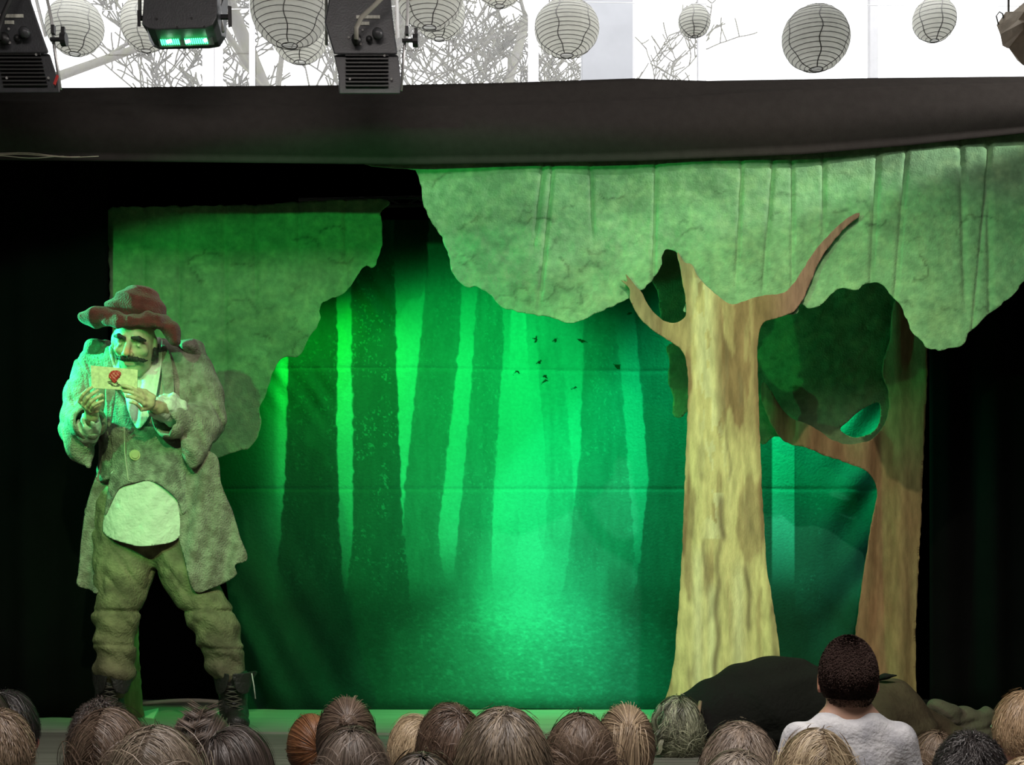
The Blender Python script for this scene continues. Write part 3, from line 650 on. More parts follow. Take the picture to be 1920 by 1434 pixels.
# ------------------------------------------------------------------ paper lanterns in front of the window
def lantern(cx, cy, rx, ry, D, label, nm=6, seed=0):
    c = P(cx, cy, D); rx = rx*D/F; rz = ry*D/F; ho = .20; root = empty('paper_lantern', c, label, 'lantern', 'paper lanterns hung in front of the window')
    nr_ = 13 if ry < 45 else 19; th0 = math.asin(ho); V = []; n = 40; m = nr_*4
    def rad(k): return th0+(math.pi-2*th0)*k/m
    for k in range(m+1):
        th = rad(k); bul = 1+.012*abs(math.sin(math.pi*k/4))
        for q in range(n):
            a = 2*math.pi*q/n; V.append(Vector((rx*bul*math.sin(th)*math.cos(a), rx*bul*math.sin(th)*math.sin(a), rz*math.cos(th))))
    Fc = [(k*n+q, (k+1)*n+q, (k+1)*n+(q+1) % n, k*n+(q+1) % n) for k in range(m) for q in range(n)]
    sh = link('paper_shade', mesh_py('paper_shade', V, Fc, True), M['paper'], root); w = []
    for k in range(0, m+1, 4):
        th = rad(k); w.append(tubeg([Vector((rx*1.001*math.sin(th)*math.cos(a), rx*1.001*math.sin(th)*math.sin(a), rz*math.cos(th)+.002*math.sin(a*2+k+seed))) for a in np.linspace(0, 2*math.pi, 33)], .0022 if 0 < k < m else .004, 5, False))
    for q in range(nm):
        a = 2*math.pi*(q+.27+seed*.13)/nm
        w.append(tubeg([Vector((rx*1.002*math.sin(rad(k))*math.cos(a+.05*math.sin(k*.3+seed)), rx*1.002*math.sin(rad(k))*math.sin(a+.05*math.sin(k*.3+seed)), rz*math.cos(rad(k)))) for k in range(0, m+1, 3)], .0035, 5))
    Vv_, Ff_ = join_bm(*w); link('wire_frame', mesh_py('wire_frame', Vv_, Ff_, True), M['wire'], root)
    V2, F2 = tubeg([Vector((0, 0, rz*.97)), Vector((0, 0, ZC-c.z-.001))], .0018, 4); link('hanging_string', mesh_py('hanging_string', V2, F2), M['wire'], root)
LN = [(140, 50, 53, 52, 8.9, 'pale paper lantern half hidden behind the left stage light'),
      (274, 44, 47, 52, 9.2, 'pale paper lantern half hidden behind the stage light with green lamps'),
      (543, 14, 73, 73, 7.9, 'large white paper lantern above another, left of the middle stage light'),
      (562, 62, 54, 56, 9.0, 'paper lantern half covered by a larger one, left of the middle stage light'),
      (805, -9, 63, 62, 8.0, 'large paper lantern overlapping another just right of the middle stage light'),
      (824, 24, 48, 50, 9.0, 'paper lantern behind a bigger one, right of the middle stage light'),
      (937, -34, 46, 46, 8.6, 'paper lantern of which only the bottom shows at the top edge'),
      (1063, 53, 60, 52, 8.4, 'round cream paper lantern hanging just left of the grey pillar'),
      (1302, 40, 30, 29, 8.8, 'smallest paper lantern, hanging over a window bar right of the grey pillar'),
      (1530, 72, 63, 59, 8.0, 'large white paper lantern hanging alone between the two right window bars'),
      (1752, 37, 40, 40, 8.6, 'medium white paper lantern nearest the crumpled paper bag at right')]
for i, l in enumerate(LN): lantern(*l, seed=i)
# crumpled paper bag at the right edge
D = 7.6
root = empty('paper_bag', P(1915, 60, D), 'crumpled tan paper bag hanging at the top right corner', 'paper bag')
ol = [(1870, 45), (1884, 24), (1895, 25), (1920, 5), (1965, 0), (1995, 30), (1990, 80), (1955, 125), (1920, 121), (1890, 92), (1881, 84), (1874, 66)]
ctr = P(1930, 60, D); V = []
for s_ in (-1, 1):
    V += [P(1930+(x-1930)*.55, 60+(y-60)*.55, D)+Vector((0, s_*(.10+.02*(k % 3)), 0)) for k, (x, y) in enumerate(ol)]
V += [P(x, y, D)+Vector((0, .012*(-1)**k, 0)) for k, (x, y) in enumerate(ol)]+[ctr+Vector((0, -.13, 0)), ctr+Vector((0, .13, 0))]
n = len(ol); Fc = []
for k in range(n):
    k2 = (k+1) % n; Fc += [(2*n+k, k, k2, 2*n+k2), (n+k, 2*n+k, 2*n+k2, n+k2), (k, 3*n, k2), (n+k2, 3*n+1, n+k)]
o = part('bag_body', [(V, Fc)], M['bagpaper'], root)
part('handle_loop', [tubeg([P(x, y, D-.01) for x, y in ((1872, 46), (1868, 30), (1874, 22), (1880, 26), (1882, 40))], .004, 6), tubeg([P(1891, 26, D), P(1891, -250, D)], .006, 6)], M['wire'], root, True)
# thin wires strung across the window
for k, (x0, y0, x1, y1, lb) in enumerate([(-200, 22, 900, 8, 'thin pale wire stretched across the left half of the window'), (1090, 4, 2300, 10, 'thin pale wire stretched across the window right of the grey pillar')]):
    tag(part('hanging_wire', [tubeg([P(x0+(x1-x0)*t, y0+(y1-y0)*t+14*(t*(1-t)), 9.7) for t in np.linspace(0, 1, 9)], .003, 5)], M['alu'], smooth=True), lb, 'wire')

# ------------------------------------------------------------------ bare trees outside
def bare_tree(px, D, lean, h, r0, seed, label, spread=.55, base=160):
    R_ = random.Random(seed); geo = []; p0 = Vector(((px-960)*D/F, D, 0.0))
    def grow(p, d, L, r, lvl):
        pts = [p]; q = p; dd = d.copy(); n = 6
        for k in range(n):
            dd = (dd+Vector((R_.gauss(0, .11), R_.gauss(0, .11), R_.gauss(0, .06)+.02))).normalized(); q = q+dd*L/n; pts.append(q)
        rs = [r*(1-.5*k/n) for k in range(n+1)]
        geo.append(tubeg(pts, [max(x, .011) for x in rs], 7 if lvl < 2 else 3))
        if lvl >= 5: return
        for k in range(2, n+1):
            for _ in range(1 if lvl < 1 or R_.random() < .6 else 2):
                a = R_.uniform(0, 6.28); side = Vector((math.cos(a), math.sin(a)*.5, R_.uniform(-.1, .6)))
                nd = (dd*(1-spread)+side*spread).normalized()
                grow(pts[k], nd, (R_.uniform(1.9, 3.3) if lvl == 0 else L*R_.uniform(.42, .66)), rs[k]*R_.uniform(.42, .62), lvl+1) if (lvl < 3 or R_.random() < .6) and not (lvl == 0 and k < 3) else None
    grow(p0, Vector((lean, 0, 1)).normalized(), h, r0, 0)
    root = empty('bare_tree', p0, label, 'tree'); V, Fc = join_bm(geo[0]); under(root, link('trunk', mesh_py('trunk', V, Fc, True), M['bark']))
    V, Fc = join_bm(*geo[1:]); under(root, link('branches', mesh_py('branches', V, Fc, True), M['bark']))
bare_tree(205, 15, .02, 10.5, .15, 11, 'bare winter tree outside the window behind the left stage lights', .6)
bare_tree(470, 19, .05, 12.5, .15, 23, 'bare winter tree outside between the two left lantern groups', .6)
bare_tree(815, 14, .03, 9.6, .11, 5, 'bare pale stemmed tree outside the window under the middle lanterns', .5)
bare_tree(740, 17, .0, 10.5, .13, 8, 'thin bare tree outside the window just left of the cream lantern', .6)
tag(part('ground_outside', [boxg((0, 16, -.05), (60, 11, .1))], M['floor']), kind='structure')

# ------------------------------------------------------------------ stage lights
def pl(pts, D): return [P(x, y, D) for x, y in pts]
def theatre_light(ox, oy, D, label, cable, lean):
    """rear of a fresnel: upper back plate, ribbed lower casing, yoke, knob, labels, sockets"""
    q = lambda x, y: (x+ox+lean*(120-y), y+oy)
    f0 = [(8, -140), (118, -140), (128, 30), (136, 96), (140, 122), (20, 122), (12, 96), (2, 62), (10, 20)]
    f1 = [(38, -130), (120, -130), (126, 20), (130, 86), (134, 112), (34, 112), (30, 90), (22, 60), (30, 20)]
    root = empty('stage_light', P(ox+70, oy, D), label, 'stage light')
    part('housing', [loftg([pl([q(*p) for p in f0], D), pl([q(*p) for p in f1], D+.26)])], M['housing'], root, bev=.006)
    g0 = [(20, 124), (141, 124), (146, 170), (144, 196), (30, 196), (28, 160)]; g1 = [(34, 118), (132, 118), (136, 165), (134, 190), (42, 190), (40, 160)]
    part('vented_casing', [loftg([pl([q(*p) for p in g0], D+.02), pl([q(*p) for p in g1], D+.24)])], M['housing'], root, bev=.004)
    part('cooling_grille', [boxg(P(*q(82, 124+k*7.2), D+.012), (.155, .012, .0055)) for k in range(9)], M['rib'], root)
    for x, y, e in ((115, 124, .012), (128, 168, .012), (50, 168, .012), (48, 90, 0), (70, 102, 0), (74, 76, 0)): part('screw', [tubeg([P(*q(x, y), D+e+.006), P(*q(x, y), D+e-.006)], .0045, 8)], M['steel'], root)
    part('label', [boxg(P(*q(84, 52), D-.002), (.085, .003, .012))], M['label'], root)
    part('label', [boxg(P(*q(78, 64), D-.002), (.032, .003, .012))], M['label'], root)
    part('socket', [tubeg([P(*q(62, 92), D), P(*q(62, 96), D-.04)], [.018, .016], 14)], M['rubber'], root, True)
    part('dial_knob', [tubeg([P(*q(102, 82), D), P(*q(102, 84), D-.04), P(*q(102, 85), D-.045)], [.020, .018, .010], 14)], M['housing'], root, True)
    part('dial_knob', [tubeg([P(*q(86, 93), D), P(*q(86, 94), D-.022)], [.012, .010], 12)], M['rubber'], root, True)
    part('power_cable', [tubeg([P(ox+x, oy+y, D-.05-.01*k) for k, (x, y) in enumerate(cable)], .0085, 8)], M['greycable'] if lean == 0 else M['rubber'], root, True)
    part('side_panel', [([P(*q(130, -100), D+.03), P(*q(136, -100), D+.28), P(*q(141, 90), D+.28), P(*q(137, 92), D+.03)], [(0, 1, 2, 3)])], M['alu'], root).modifiers.new('t', 'SOLIDIFY').thickness = .004
    part('yoke', [tubeg([P(*q(146, 190), D+.12), P(*q(152, 110), D+.12), P(*q(158, 60), D+.12), P(*q(160, -220), D+.12), P(*q(5, -220), D+.12), P(*q(6, 104), D+.12)], .006, 6)], M['steel'], root, True)
    part('tilt_knob', [tubeg([P(*q(148, 96), D+.10), P(*q(170, 96), D+.10)], .008, 8), tubeg([P(*q(168, 96), D+.10), P(*q(178, 96), D+.10)], .024, 14), boxg(P(*q(157, 78), D+.10), (.012, .02, .03)), boxg(P(*q(174, 86), D+.10), (.012, .014, .05))], M['rubber'], root)
    return root
theatre_light(606, -20, 5.02, 'black theatre light hanging in the middle with a pale cable', [(62, 94), (62, 72), (72, 52), (92, 34), (112, 14), (135, -30)], 0)
r_ = theatre_light(-48, -22, 4.9, 'black theatre light at the top left corner with a black cable', [(46, 96), (46, 74), (54, 50), (70, 14), (84, -30)], -.22)
part('red_tag', [boxg(P(105, 150, 4.905), (.006, .01, .035), Matrix.Rotation(.35, 3, 'Y'))], M['red'], r_)
# the flood light with lit green lamps
D = 5.0; root = empty('stage_light', P(345, 40, D), 'black flood light whose green lamps are lit, near the top left', 'stage light')
o0 = [(273, -60), (408, -60), (406, 32), (398, 46), (384, 52), (290, 55), (276, 52), (266, 46)]
o1 = [(283, -30), (430, -30), (424, 70), (412, 88), (392, 91), (300, 93), (288, 88), (280, 75)]
part('housing', [loftg([pl(o0, D), pl([(x, y+0) for x, y in [(275, 10), (414, 10), (416, 66), (408, 78), (392, 84), (302, 88), (290, 84), (277, 62)]], D+.07), pl(o1, D+.16)])], M['housing'], root, bev=.003)
part('lamp_window', [loftg([pl([(293, 66), (396, 61), (402, 84), (300, 89)], D+.045), pl([(293, 66), (396, 61), (402, 84), (300, 89)], D+.12)])], M['rib'], root)
for k in range(9): part('green_lamp', [boxg(P(303+k*4, 79.5-k*.15, D+.04), (.004, .012, .018), Matrix.Rotation(-.25, 3, 'Y'))], M['led'], root)
for k in range(11): part('green_lamp', [boxg(P(348+k*4, 78.0-k*.15, D+.04), (.004, .012, .018), Matrix.Rotation(-.25, 3, 'Y'))], M['led'], root)
for x, y, w in ((317, 77, .022), (352, 77, .022), (385, 75, .014)): part('bright_lamp', [tubeg([P(x-w*200, y+2, D+.03), P(x+w*200, y-1, D+.03)], .006, 8)], M['ledhot'], root, True)
for x, y in ((294, 35), (359, 34), (332, 51), (383, 50)): part('screw', [tubeg([P(x, y, D+.004), P(x, y, D-.004)], .004, 8)], M['rubber'], root)
part('yoke', [tubeg([P(418, 60, D+.08), P(412, 20, D+.08), P(411, -200, D+.08), P(262, -200, D+.08), P(262, 36, D+.08)], .007, 6)], M['steel'], root, True)
part('tilt_knob', [tubeg([P(404, 32, D+.06), P(428, 32, D+.06)], .010, 8), loftg([pl([(427, 10), (434, 12), (435, 50), (428, 52)], D+.045), pl([(427, 10), (434, 12), (435, 50), (428, 52)], D+.07)])], M['rubber'], root)
part('tilt_knob', [loftg([pl([(257, 20), (263, 18), (264, 50), (258, 50)], D+.045), pl([(257, 20), (263, 18), (264, 50), (258, 50)], D+.075)]), tubeg([P(262, 34, D+.06), P(272, 34, D+.06)], .010, 8)], M['rubber'], root)
# bar the lights hang from, out of view above
bar = part('lighting_bar', [tubeg([Vector((-4.5, 5.1, CH+2.88)), Vector((4.5, 5.1, CH+2.88))], .024, 12)], M['steel'], smooth=True); bar['kind'] = 'structure'

# added unseen lamp body; its large plates keep the green wash off the children
lamp = empty('stage_light', (-1.9, 2.2, 0), 'added black lamp body with light-blocking plates on a stand at hall left', 'stage light'); z_ = CH+1.75
ax_ = Vector((math.sin(math.radians(30)), math.cos(math.radians(30)), 0)); rg = Vector((ax_.y, -ax_.x, 0)); c_ = Vector((-1.9, 2.2, z_)); Rl = Matrix.Rotation(-math.radians(30), 3, 'Z')
part('housing', [tubeg([c_-ax_*.30, c_-ax_*.05], .09, 20)], M['housing'], lamp)
part('beam_flag', [boxg(c_+ax_*.30+Vector((0, 0, -.30*math.tan(math.radians(29.5))-.45)), (1.5, .004, .90), Rl)], M['housing'], lamp)
ax2 = Vector((math.sin(math.radians(86)), math.cos(math.radians(86)), 0)); part('beam_flag', [boxg(c_+ax2*.26, (.26, .004, .5), Matrix.Rotation(-math.radians(86), 3, 'Z'))], M['housing'], lamp)
part('bracket', [boxg(c_+ax2*.15+Vector((0, 0, .1)), (.02, .22, .02), Matrix.Rotation(-math.radians(86), 3, 'Z'))], M['steel'], lamp)
part('bracket', [boxg(c_+ax_*.12+Vector((0, 0, -.17)), (.02, .40, .02), Rl)], M['steel'], lamp)
part('stand_pole', [tubeg([Vector((-1.95, 2.11, .01)), c_-ax_*.10-Vector((0, 0, .088))], .016, 10)], M['steel'], lamp, True)
for k in range(3): part('stand_leg', [tubeg([Vector((-1.95, 2.11, .45)), Vector((-1.95+.42*math.cos(k*2.09+.5), 2.11+.42*math.sin(k*2.09+.5), .01))], .011, 8)], M['steel'], lamp, True)

# ------------------------------------------------------------------ the actor
DA = 5.5; A = lambda x, y, dd=0.0: np.array(P(x, y, DA+dd)); m_ = lambda v: v*DA/F
actor = empty('person', (P(290, 0, DA).x, DA, ST), 'person in a maroon felt hat and ragged grey coat reading a letter, standing legs apart', 'person')
# body: head with face, neck, torso, legs; forearms and hands modelled finer in the same mesh
HX, HY, HD = 251, 640, -.20
h = Solid()
hc = A(HX, HY, HD)
def hp(x, y, z): return hc+np.array((x, y, z))       # local: x to the right of the picture, y away from the camera, z up
RH = rot('Z', 5)@rot('X', 20)@rot('Y', 3)
h.ball(hp(0, .012, .018), (.076, .092, .098), .02).ball(hp(0, -.018, -.045), (.060, .066, .062), .03).ball(hp(.004, -.045, -.088), (.034, .034, .026), .03)
h.cap(hp(-.006, -.083, .012), hp(-.010, -.112, -.026), .0095, .014, .012).ball(hp(-.021, -.095, -.034), .010, .008).ball(hp(.004, -.095, -.034), .010, .008)
for sx in (-1, 1):
    h.ball(hp(sx*.033-.004, -.086, .010), (.017, .012, .011), .006, sub=True)
    h.ball(hp(sx*.033-.004, -.076, .011), .0125, .004)
    h.cap(hp(sx*.018-.004, -.088, .029), hp(sx*.050-.004, -.074, .027), .0075, .006, .010)
    h.ball(hp(sx*.045, -.066, -.022), (.020, .016, .016), .018)
    h.ball(hp(sx*.077, .012, -.006), (.010, .020, .032), .006)
    h.cap(hp(sx*.033-.02*.2, -.087, -.004), hp(sx*.045, -.078, -.008), .004, .003, .008)
h.cap(hp(-.022, -.088, -.063), hp(.018, -.088, -.063), .0062, .0062, .007).cap(hp(-.016, -.087, -.073), hp(.014, -.087, -.073), .0068, .006, .006)
h.xf(RH, hc)
h.cap(hc+np.array((.0, .02, -.05)), A(270, 740, -.02), .050, .060, .03)
# trunk and limbs under the clothes
h.cap(A(272, 720, 0), A(270, 850, 0), .12, .115, .05, sq=(1.15, .8, 1)).cap(A(270, 850, 0), A(262, 990, .02), .115, .12, .05, sq=(1.1, .85, 1))
h.cap(A(195, 700, 0), A(350, 700, 0), .055, .058, .05)
h.chain([A(233, 1000, .01), A(218, 1150, -.03), A(212, 1290, 0)], [.080, .052, .036], .03)
h.chain([A(320, 1000, .01), A(398, 1150, -.03), A(430, 1290, 0)], [.080, .052, .036], .03)
h.cap(A(180, 705, 0), A(140, 812, -.03), .044, .038, .03).cap(A(365, 705, 0), A(388, 812, -.03), .044, .038, .03)
def face_col(V):
    c = np.tile(np.array((.46, .34, .25)), (len(V), 1)); L = (V-hc)@RH
    ns = fbm(V[:, 0]*60, V[:, 2]*60, 3)
    face = sstep(.03, -.03, L[:, 1])
    c = c*(1-face[:, None]*.45)+np.array((.42, .43, .22))*face[:, None]*.45
    c *= (.75+.5*ns)[:, None]
    def blob(x, y, z, r, col, k=1.0):
        m = (np.exp(-(((L[:, 0]-x)/r[0])**2+((L[:, 1]-y)/.03)**2+((L[:, 2]-z)/r[1])**2))*k).clip(0, 1)[:, None]
        return m, np.array(col)
    for args in [(-.008, -.112, -.022, (.016, .016), (.62, .24, .12), 1), (.030, -.085, .012, (.020, .008), (.03, .03, .02), .8), (-.038, -.085, .012, (.018, .008), (.03, .03, .02), .8),
                 (.032, -.08, -.004, (.024, .009), (.12, .14, .07), .7), (-.040, -.08, -.004, (.022, .009), (.12, .14, .07), .7), (0, -.088, -.068, (.024, .008), (.28, .14, .12), .6),
                 (0, -.03, -.095, (.06, .02), (.20, .16, .12), .5), (.055, -.06, -.04, (.02, .03), (.18, .15, .10), .5), (-.055, -.06, -.04, (.02, .03), (.20, .17, .10), .5),
                 (.034, -.082, .002, (.020, .004), (.62, .66, .40), .8), (-.040, -.082, .002, (.020, .004), (.62, .66, .40), .8)]:
        mk, col = blob(*args); c = c*(1-mk)+col*mk
    return c
bodyme = h.mesh('person_body', .0055, color=face_col)
# hands: palm, thumb and four jointed fingers each
def hand(wrist, palm, knuckles, tips, thumb, up, r=.0070):
    s = Solid(); w = np.array(wrist); p = np.array(palm)
    s.cap(w, w+(p-w)*.45, .024, .022, .015, sq=(1, 1, 1))
    for k in knuckles: s.cap(w+(p-w)*.35, k, .014, .0088, .008)
    s.ball(p, (.024, .016, .023), .012)
    for k, t, j in zip(knuckles, tips, range(4)):
        k = np.array(k); t = np.array(t); rr_ = r*(1, 1.02, .97, .85)[j]; mid = (k+t)/2+np.array(up)*(.014+.002*j)
        q1 = k*.5+mid*.5+np.array(up)*.003; q2 = mid*.45+t*.55+np.array(up)*.004
        s.chain([k, q1, mid], [rr_*1.12, rr_*1.02, rr_*1.08], .0015); s.chain([mid, q2, t], [rr_, rr_*.95, rr_*.82], .0015)
    th = [np.array(q) for q in thumb]; s.chain(th, [.0135, .0105, .0098, .0085][:len(th)], .006)
    return s
# image-left hand holds the lower left corner, image-right hand the lower middle
LD = -.44   # letter plane distance offset
G = A   # point seen at that row and column, at that distance
hl = hand(G(172, 778, -.36), G(168, 757, -.40), [G(150, 752, -.425), G(157, 759, -.425), G(164, 765, -.42), G(171, 770, -.41)],
          [G(172, 726, LD-.010), G(183, 732, LD-.010), G(190, 741, LD-.010), G(193, 751, LD-.008)], [G(180, 768, -.40), G(186, 755, -.405), G(190, 742, LD+.012)], (-.4, -.9, -.1))
hr = hand(G(296, 764, -.33), G(278, 754, -.39), [G(264, 738, -.425), G(268, 747, -.425), G(269, 757, -.42), G(265, 767, -.41)],
          [G(229, 723, LD-.010), G(232, 733, LD-.010), G(237, 743, LD-.008), G(244, 754, LD-.006)], [G(286, 745, -.39), G(272, 735, -.405), G(258, 731, LD+.014)], (.25, -.9, .25))
hl.cap(G(172, 778, -.36), G(160, 800, -.22), .024, .030, .01); hr.cap(G(296, 764, -.33), G(322, 770, -.22), .024, .030, .01)
hc_ = lambda V: np.array((.50, .40, .24))[None]*(.8+.4*fbm(V[:, 0]*90, V[:, 2]*90, 8))[:, None]
m1 = hl.mesh('a', .0022, color=hc_); m2 = hr.mesh('b', .0022, color=hc_)
bm = bmesh.new(); lay = None
for me_ in (bodyme, m1, m2): bm.from_mesh(me_)
bm.to_mesh(bodyme); bm.free(); bodyme.polygons.foreach_set('use_smooth', [True]*len(bodyme.polygons))
body = link('body', bodyme, M['skin']); under(actor, body)
# eyebrows, moustache, hair at the back of the head
eb = Solid(); eb.chain([hp(-.058, -.070, .026), hp(-.040, -.090, .031), hp(-.018, -.094, .025)], [.005, .0095, .006], .004)
eb.xf(RH, hc); eb.obj('eyebrow', M['dhair'], .0025, parent=actor)
eb = Solid(); eb.chain([hp(.010, -.094, .028), hp(.034, -.090, .026), hp(.055, -.074, .018)], [.006, .0095, .005], .004); eb.xf(RH, hc); eb.obj('eyebrow', M['dhair'], .0025, parent=actor)
mo = Solid(); mo.chain([hp(-.004, -.104, -.046), hp(-.028, -.100, -.050), hp(-.046, -.084, -.052), hp(-.056, -.074, -.044)], [.007, .0085, .006, .003], .006)
mo.chain([hp(.000, -.104, -.046), hp(.026, -.100, -.050), hp(.048, -.084, -.056), hp(.060, -.068, -.058)], [.007, .0085, .007, .003], .006)
mo.xf(RH, hc); mo.obj('moustache', M['dhair'], .0025, disp=lambda X, Y, Z: .0012*np.sin(X*700+Z*300), parent=actor)
hb = Solid(); hb.ball(hp(0, .035, -.010), (.084, .080, .085), .01).ball(hp(.072, .01, -.03), (.014, .028, .045), .01)
hb.box(hp(-.02, -.11, 0), (.2, .105, .2), k=.01, sub=True); hb.xf(RH, hc); hb.obj('hair', M['dhair'], .004, disp=lambda X, Y, Z: .003*np.sin(X*160+Z*60), parent=actor)
# hat: crown and one brim that droops at the picture's right and lifts at the left
ht = Solid(); ht.ball(hp(.022, .025, .118), (.098, .100, .078), .02, rot('Y', 14)).ball(hp(.030, .02, .150), (.066, .07, .058), .04)
ht.ball(hp(-.05, .0, .13), (.05, .06, .04), .03)
ht.xf(rot('X', 8), hc); cr = ht.obj('hat_crown', M['hat'], .0055, disp=lambda X, Y, Z: .004*np.sin(X*38+Z*60+np.sin(Y*40))+.003*np.sin(Z*130+X*30), parent=actor)
br = Solid(); br.ball(hp(.02, .01, .076), (.112, .125, .020), .02, rot('Y', 3))
br.ball(hp(.0, -.075, .070), (.100, .040, .015), .03, rot('X', 30)).chain([hp(-.07, -.03, .085), hp(-.125, -.02, .098), hp(-.172, -.01, .088)], [.040, .040, .030], .03, sq=(1, 1.4, .62))
br.ball(hp(-.135, -.02, .085), (.060, .06, .034), .02, rot('Y', -4)).ball(hp(.10, -.02, .075), (.05, .07, .018), .03, rot('Y', 32))
br.chain([hp(.115, -.01, .070), hp(.150, -.01, .038), hp(.160, -.01, .002)], [.026, .026, .020], .02, sq=(1, 2.4, 1))
br.xf(rot('X', 8), hc); br.obj('hat_brim', M['hat'], .0055, disp=lambda X, Y, Z: .0035*np.sin(X*45+Y*50)+.002*np.sin(X*120), parent=actor)
# shirt: trunk layer, collar cloths, tail
sh = Solid(); sh.cap(A(272, 725, 0), A(270, 900, .0), .132, .125, .05, sq=(1.15, .84, 1))
sh.obj('shirt', M['shirt'], .0065, disp=wr(70, .003, .35, 2), parent=actor)
tail = sheet('shirt_tail', [(212, 880), (315, 880), (328, 930), (333, 985), (328, 1008), (305, 1019), (265, 1024), (235, 1018), (205, 1008), (186, 994), (190, 960), (205, 915)], DA-.165, M['shirt'], 4, 4,
             lambda u, v: .05*((u-262)/75.)**2+.004*np.sin(u/11.+v/60.)*sstep(900, 1000, v)+.0015*np.sin((u+v)/7.), thick=.004); under(actor, tail)
nd = lambda v: np.interp(v, [600, 636, 700, 760, 805], [-.02, -.05, -.155, -.185, -.19])
for pl_ in ([(288, 636), (302, 634), (304, 660), (301, 695), (291, 745), (277, 783), (262, 804), (247, 788), (234, 745), (228, 722), (250, 716), (266, 700), (280, 672)],
            [(206, 652), (216, 648), (224, 664), (226, 690), (231, 722), (224, 724), (213, 690)]):
    o = sheet('neck_cloth', pl_, lambda u, v: DA+nd(v), M['shirt'], 4, 4, lambda u, v: .006*np.sin(u/4.+v/30.)+.004*np.sin(u/9.), thick=.005); under(actor, o)
# waistcoat
ve = Solid(); ve.cap(A(272, 735, -.01), A(268, 895, -.02), .150, .148, .05, sq=(1.12, .88, 1)).ball(A(232, 745, -.07), (.05, .05, .11), .03)
ve.box(A(270, 1000, 0), (.4, .3, .2), rot('Y', 0), .01, True)
Rv = Matrix.Rotation(math.radians(45), 3, 'Y')
ve.box(A(262, 720, -.16), (.085, .12, .085), np.array(Matrix.Diagonal((1, 1, 1))@Rv), .01, True)
ve.box(A(262, 670, -.16), (.10, .2, .12), None, .01, True)
ve.box(A(262, 752, -.16), (.045, .12, .045), np.array(Rv), .01, True)
wv = ve.obj('waistcoat', M['vest'], .0065, disp=wr(34, .003, .6, 4), parent=actor)
wf = sheet('waistcoat_front', [(214, 800), (330, 800), (345, 870), (352, 930), (338, 962), (330, 940), (312, 918), (284, 902), (250, 905), (222, 915), (202, 945), (190, 962), (200, 900), (208, 850)], DA-.172, M['vest'], 4, 4,
           lambda u, v: .045*((u-265)/75.)**2+.006*np.sin(u/12.+v/40.), thick=.006); under(actor, wf)
bt_ = part('waistcoat_button', [tubeg([A(253, 853, -.172), A(253, 853, -.186)], .021, 20), tubeg([A(253, 853, -.184), A(253, 853, -.190)], .014, 20)], M['brass'], actor, bev=.002)
lp = part('waistcoat_edge', [tubeg([A(x, y, -.172-.004) for x, y in ((233, 800), (234, 850), (240, 900), (250, 904))], .003, 6)], M['seam'], actor, True)
# coat: upper body, sleeves with bell cuffs, skirts
co = Solid(); co.cap(A(275, 705, .03), A(272, 880, .04), .155, .150, .05, sq=(1.22, .80, 1))
co.cap(A(178, 688, .0), A(362, 692, .01), .070, .074, .06).ball(A(352, 760, .0), (.075, .11, .17), .05).ball(A(196, 745, .0), (.055, .10, .13), .05).cap(A(245, 668, .06), A(300, 664, .06), .05, .05, .03)
co.box(A(262, 880, -.22), (.105, .205, .26), None, .012, True).box(A(258, 715, -.20), (.056, .17, .20), rot('Y', -6), .012, True).ball(A(256, 660, -.1), (.06, .12, .07), .01, sub=True)
co.box(A(272, 1010, 0), (.4, .4, .19), None, .01, True)
co.obj('coat', M['coat'], .0065, disp=wr(30, .0055, .5, 1), parent=actor)
for nm, sho, el, cu, lobe, bulge in (('coat_sleeve', (174, 692, 0), (150, 798, -.06), (164, 792, -.27), [(150, 800, -.16), (150, 838, -.17), (164, 872, -.18)], (134, 795, -.05)),
                              ('coat_sleeve', (368, 694, 0), (384, 790, -.04), (318, 790, -.22), [(372, 800, -.12), (366, 842, -.15), (362, 872, -.16)], (396, 780, -.03))):
    sl = Solid(); sl.chain([A(*sho), A((sho[0]+el[0])/2+(4 if sho[0] > 300 else -5), (sho[1]+el[1])/2, -.02), A(*el)], [.068, .068, .064], .04)
    sl.cap(A(*el), A(*cu), .062, .064, .04).chain([A(*q) for q in lobe], [.058, .040, .010], .04, sq=(.8, 1, 1)).cap(A(*el), A(*lobe[1]), .060, .04, .05)
    dv = (A(*cu)-A(*el))/np.linalg.norm(A(*cu)-A(*el)); sl.cap(A(*cu)+dv*.10, A(*cu)-dv*.005, .056, .050, .008, True)
    sl.obj(nm, M['coat'], .006, disp=wr(36, .006, .8, 5 if sho[0] > 300 else 9), parent=actor)
    ep = Solid(); d = 1 if sho[0] > 300 else -1
    ep.chain([A(sho[0]-d*26, 640+8, -.0), A(sho[0]-d*6, 652, -.02), A(sho[0]+d*12, 672, -.01)], [.030, .040, .022], .02, sq=(1, 1.6, .7)); ep.obj('shoulder_flap', M['coat'], .006, disp=wr(40, .002, .6, 3), parent=actor)
for c0, c1, r0, r1 in ((G(173, 782, -.345), G(166, 806, -.25), .030, .050), (G(293, 764, -.315), G(320, 768, -.21), .034, .062)):
    cf_ = Solid(); cf_.cap(c0, c1, r0, r1, .01).cap(c0+(c0-c1)*.3, c0+(c1-c0)*.2, .024, .024, .006, True)
    cf_.obj('shirt_cuff', M['shirt'], .005, disp=lambda X, Y, Z: .004*np.sin(X*150+Z*30)*1.0+.002*np.sin(Z*200+Y*60), parent=actor)
def skirt(poly, dd, fn):
    o = sheet('coat_skirt', poly, DA+dd, M['coat'], 4, 4, fn, thick=.007); under(actor, o)
    return o
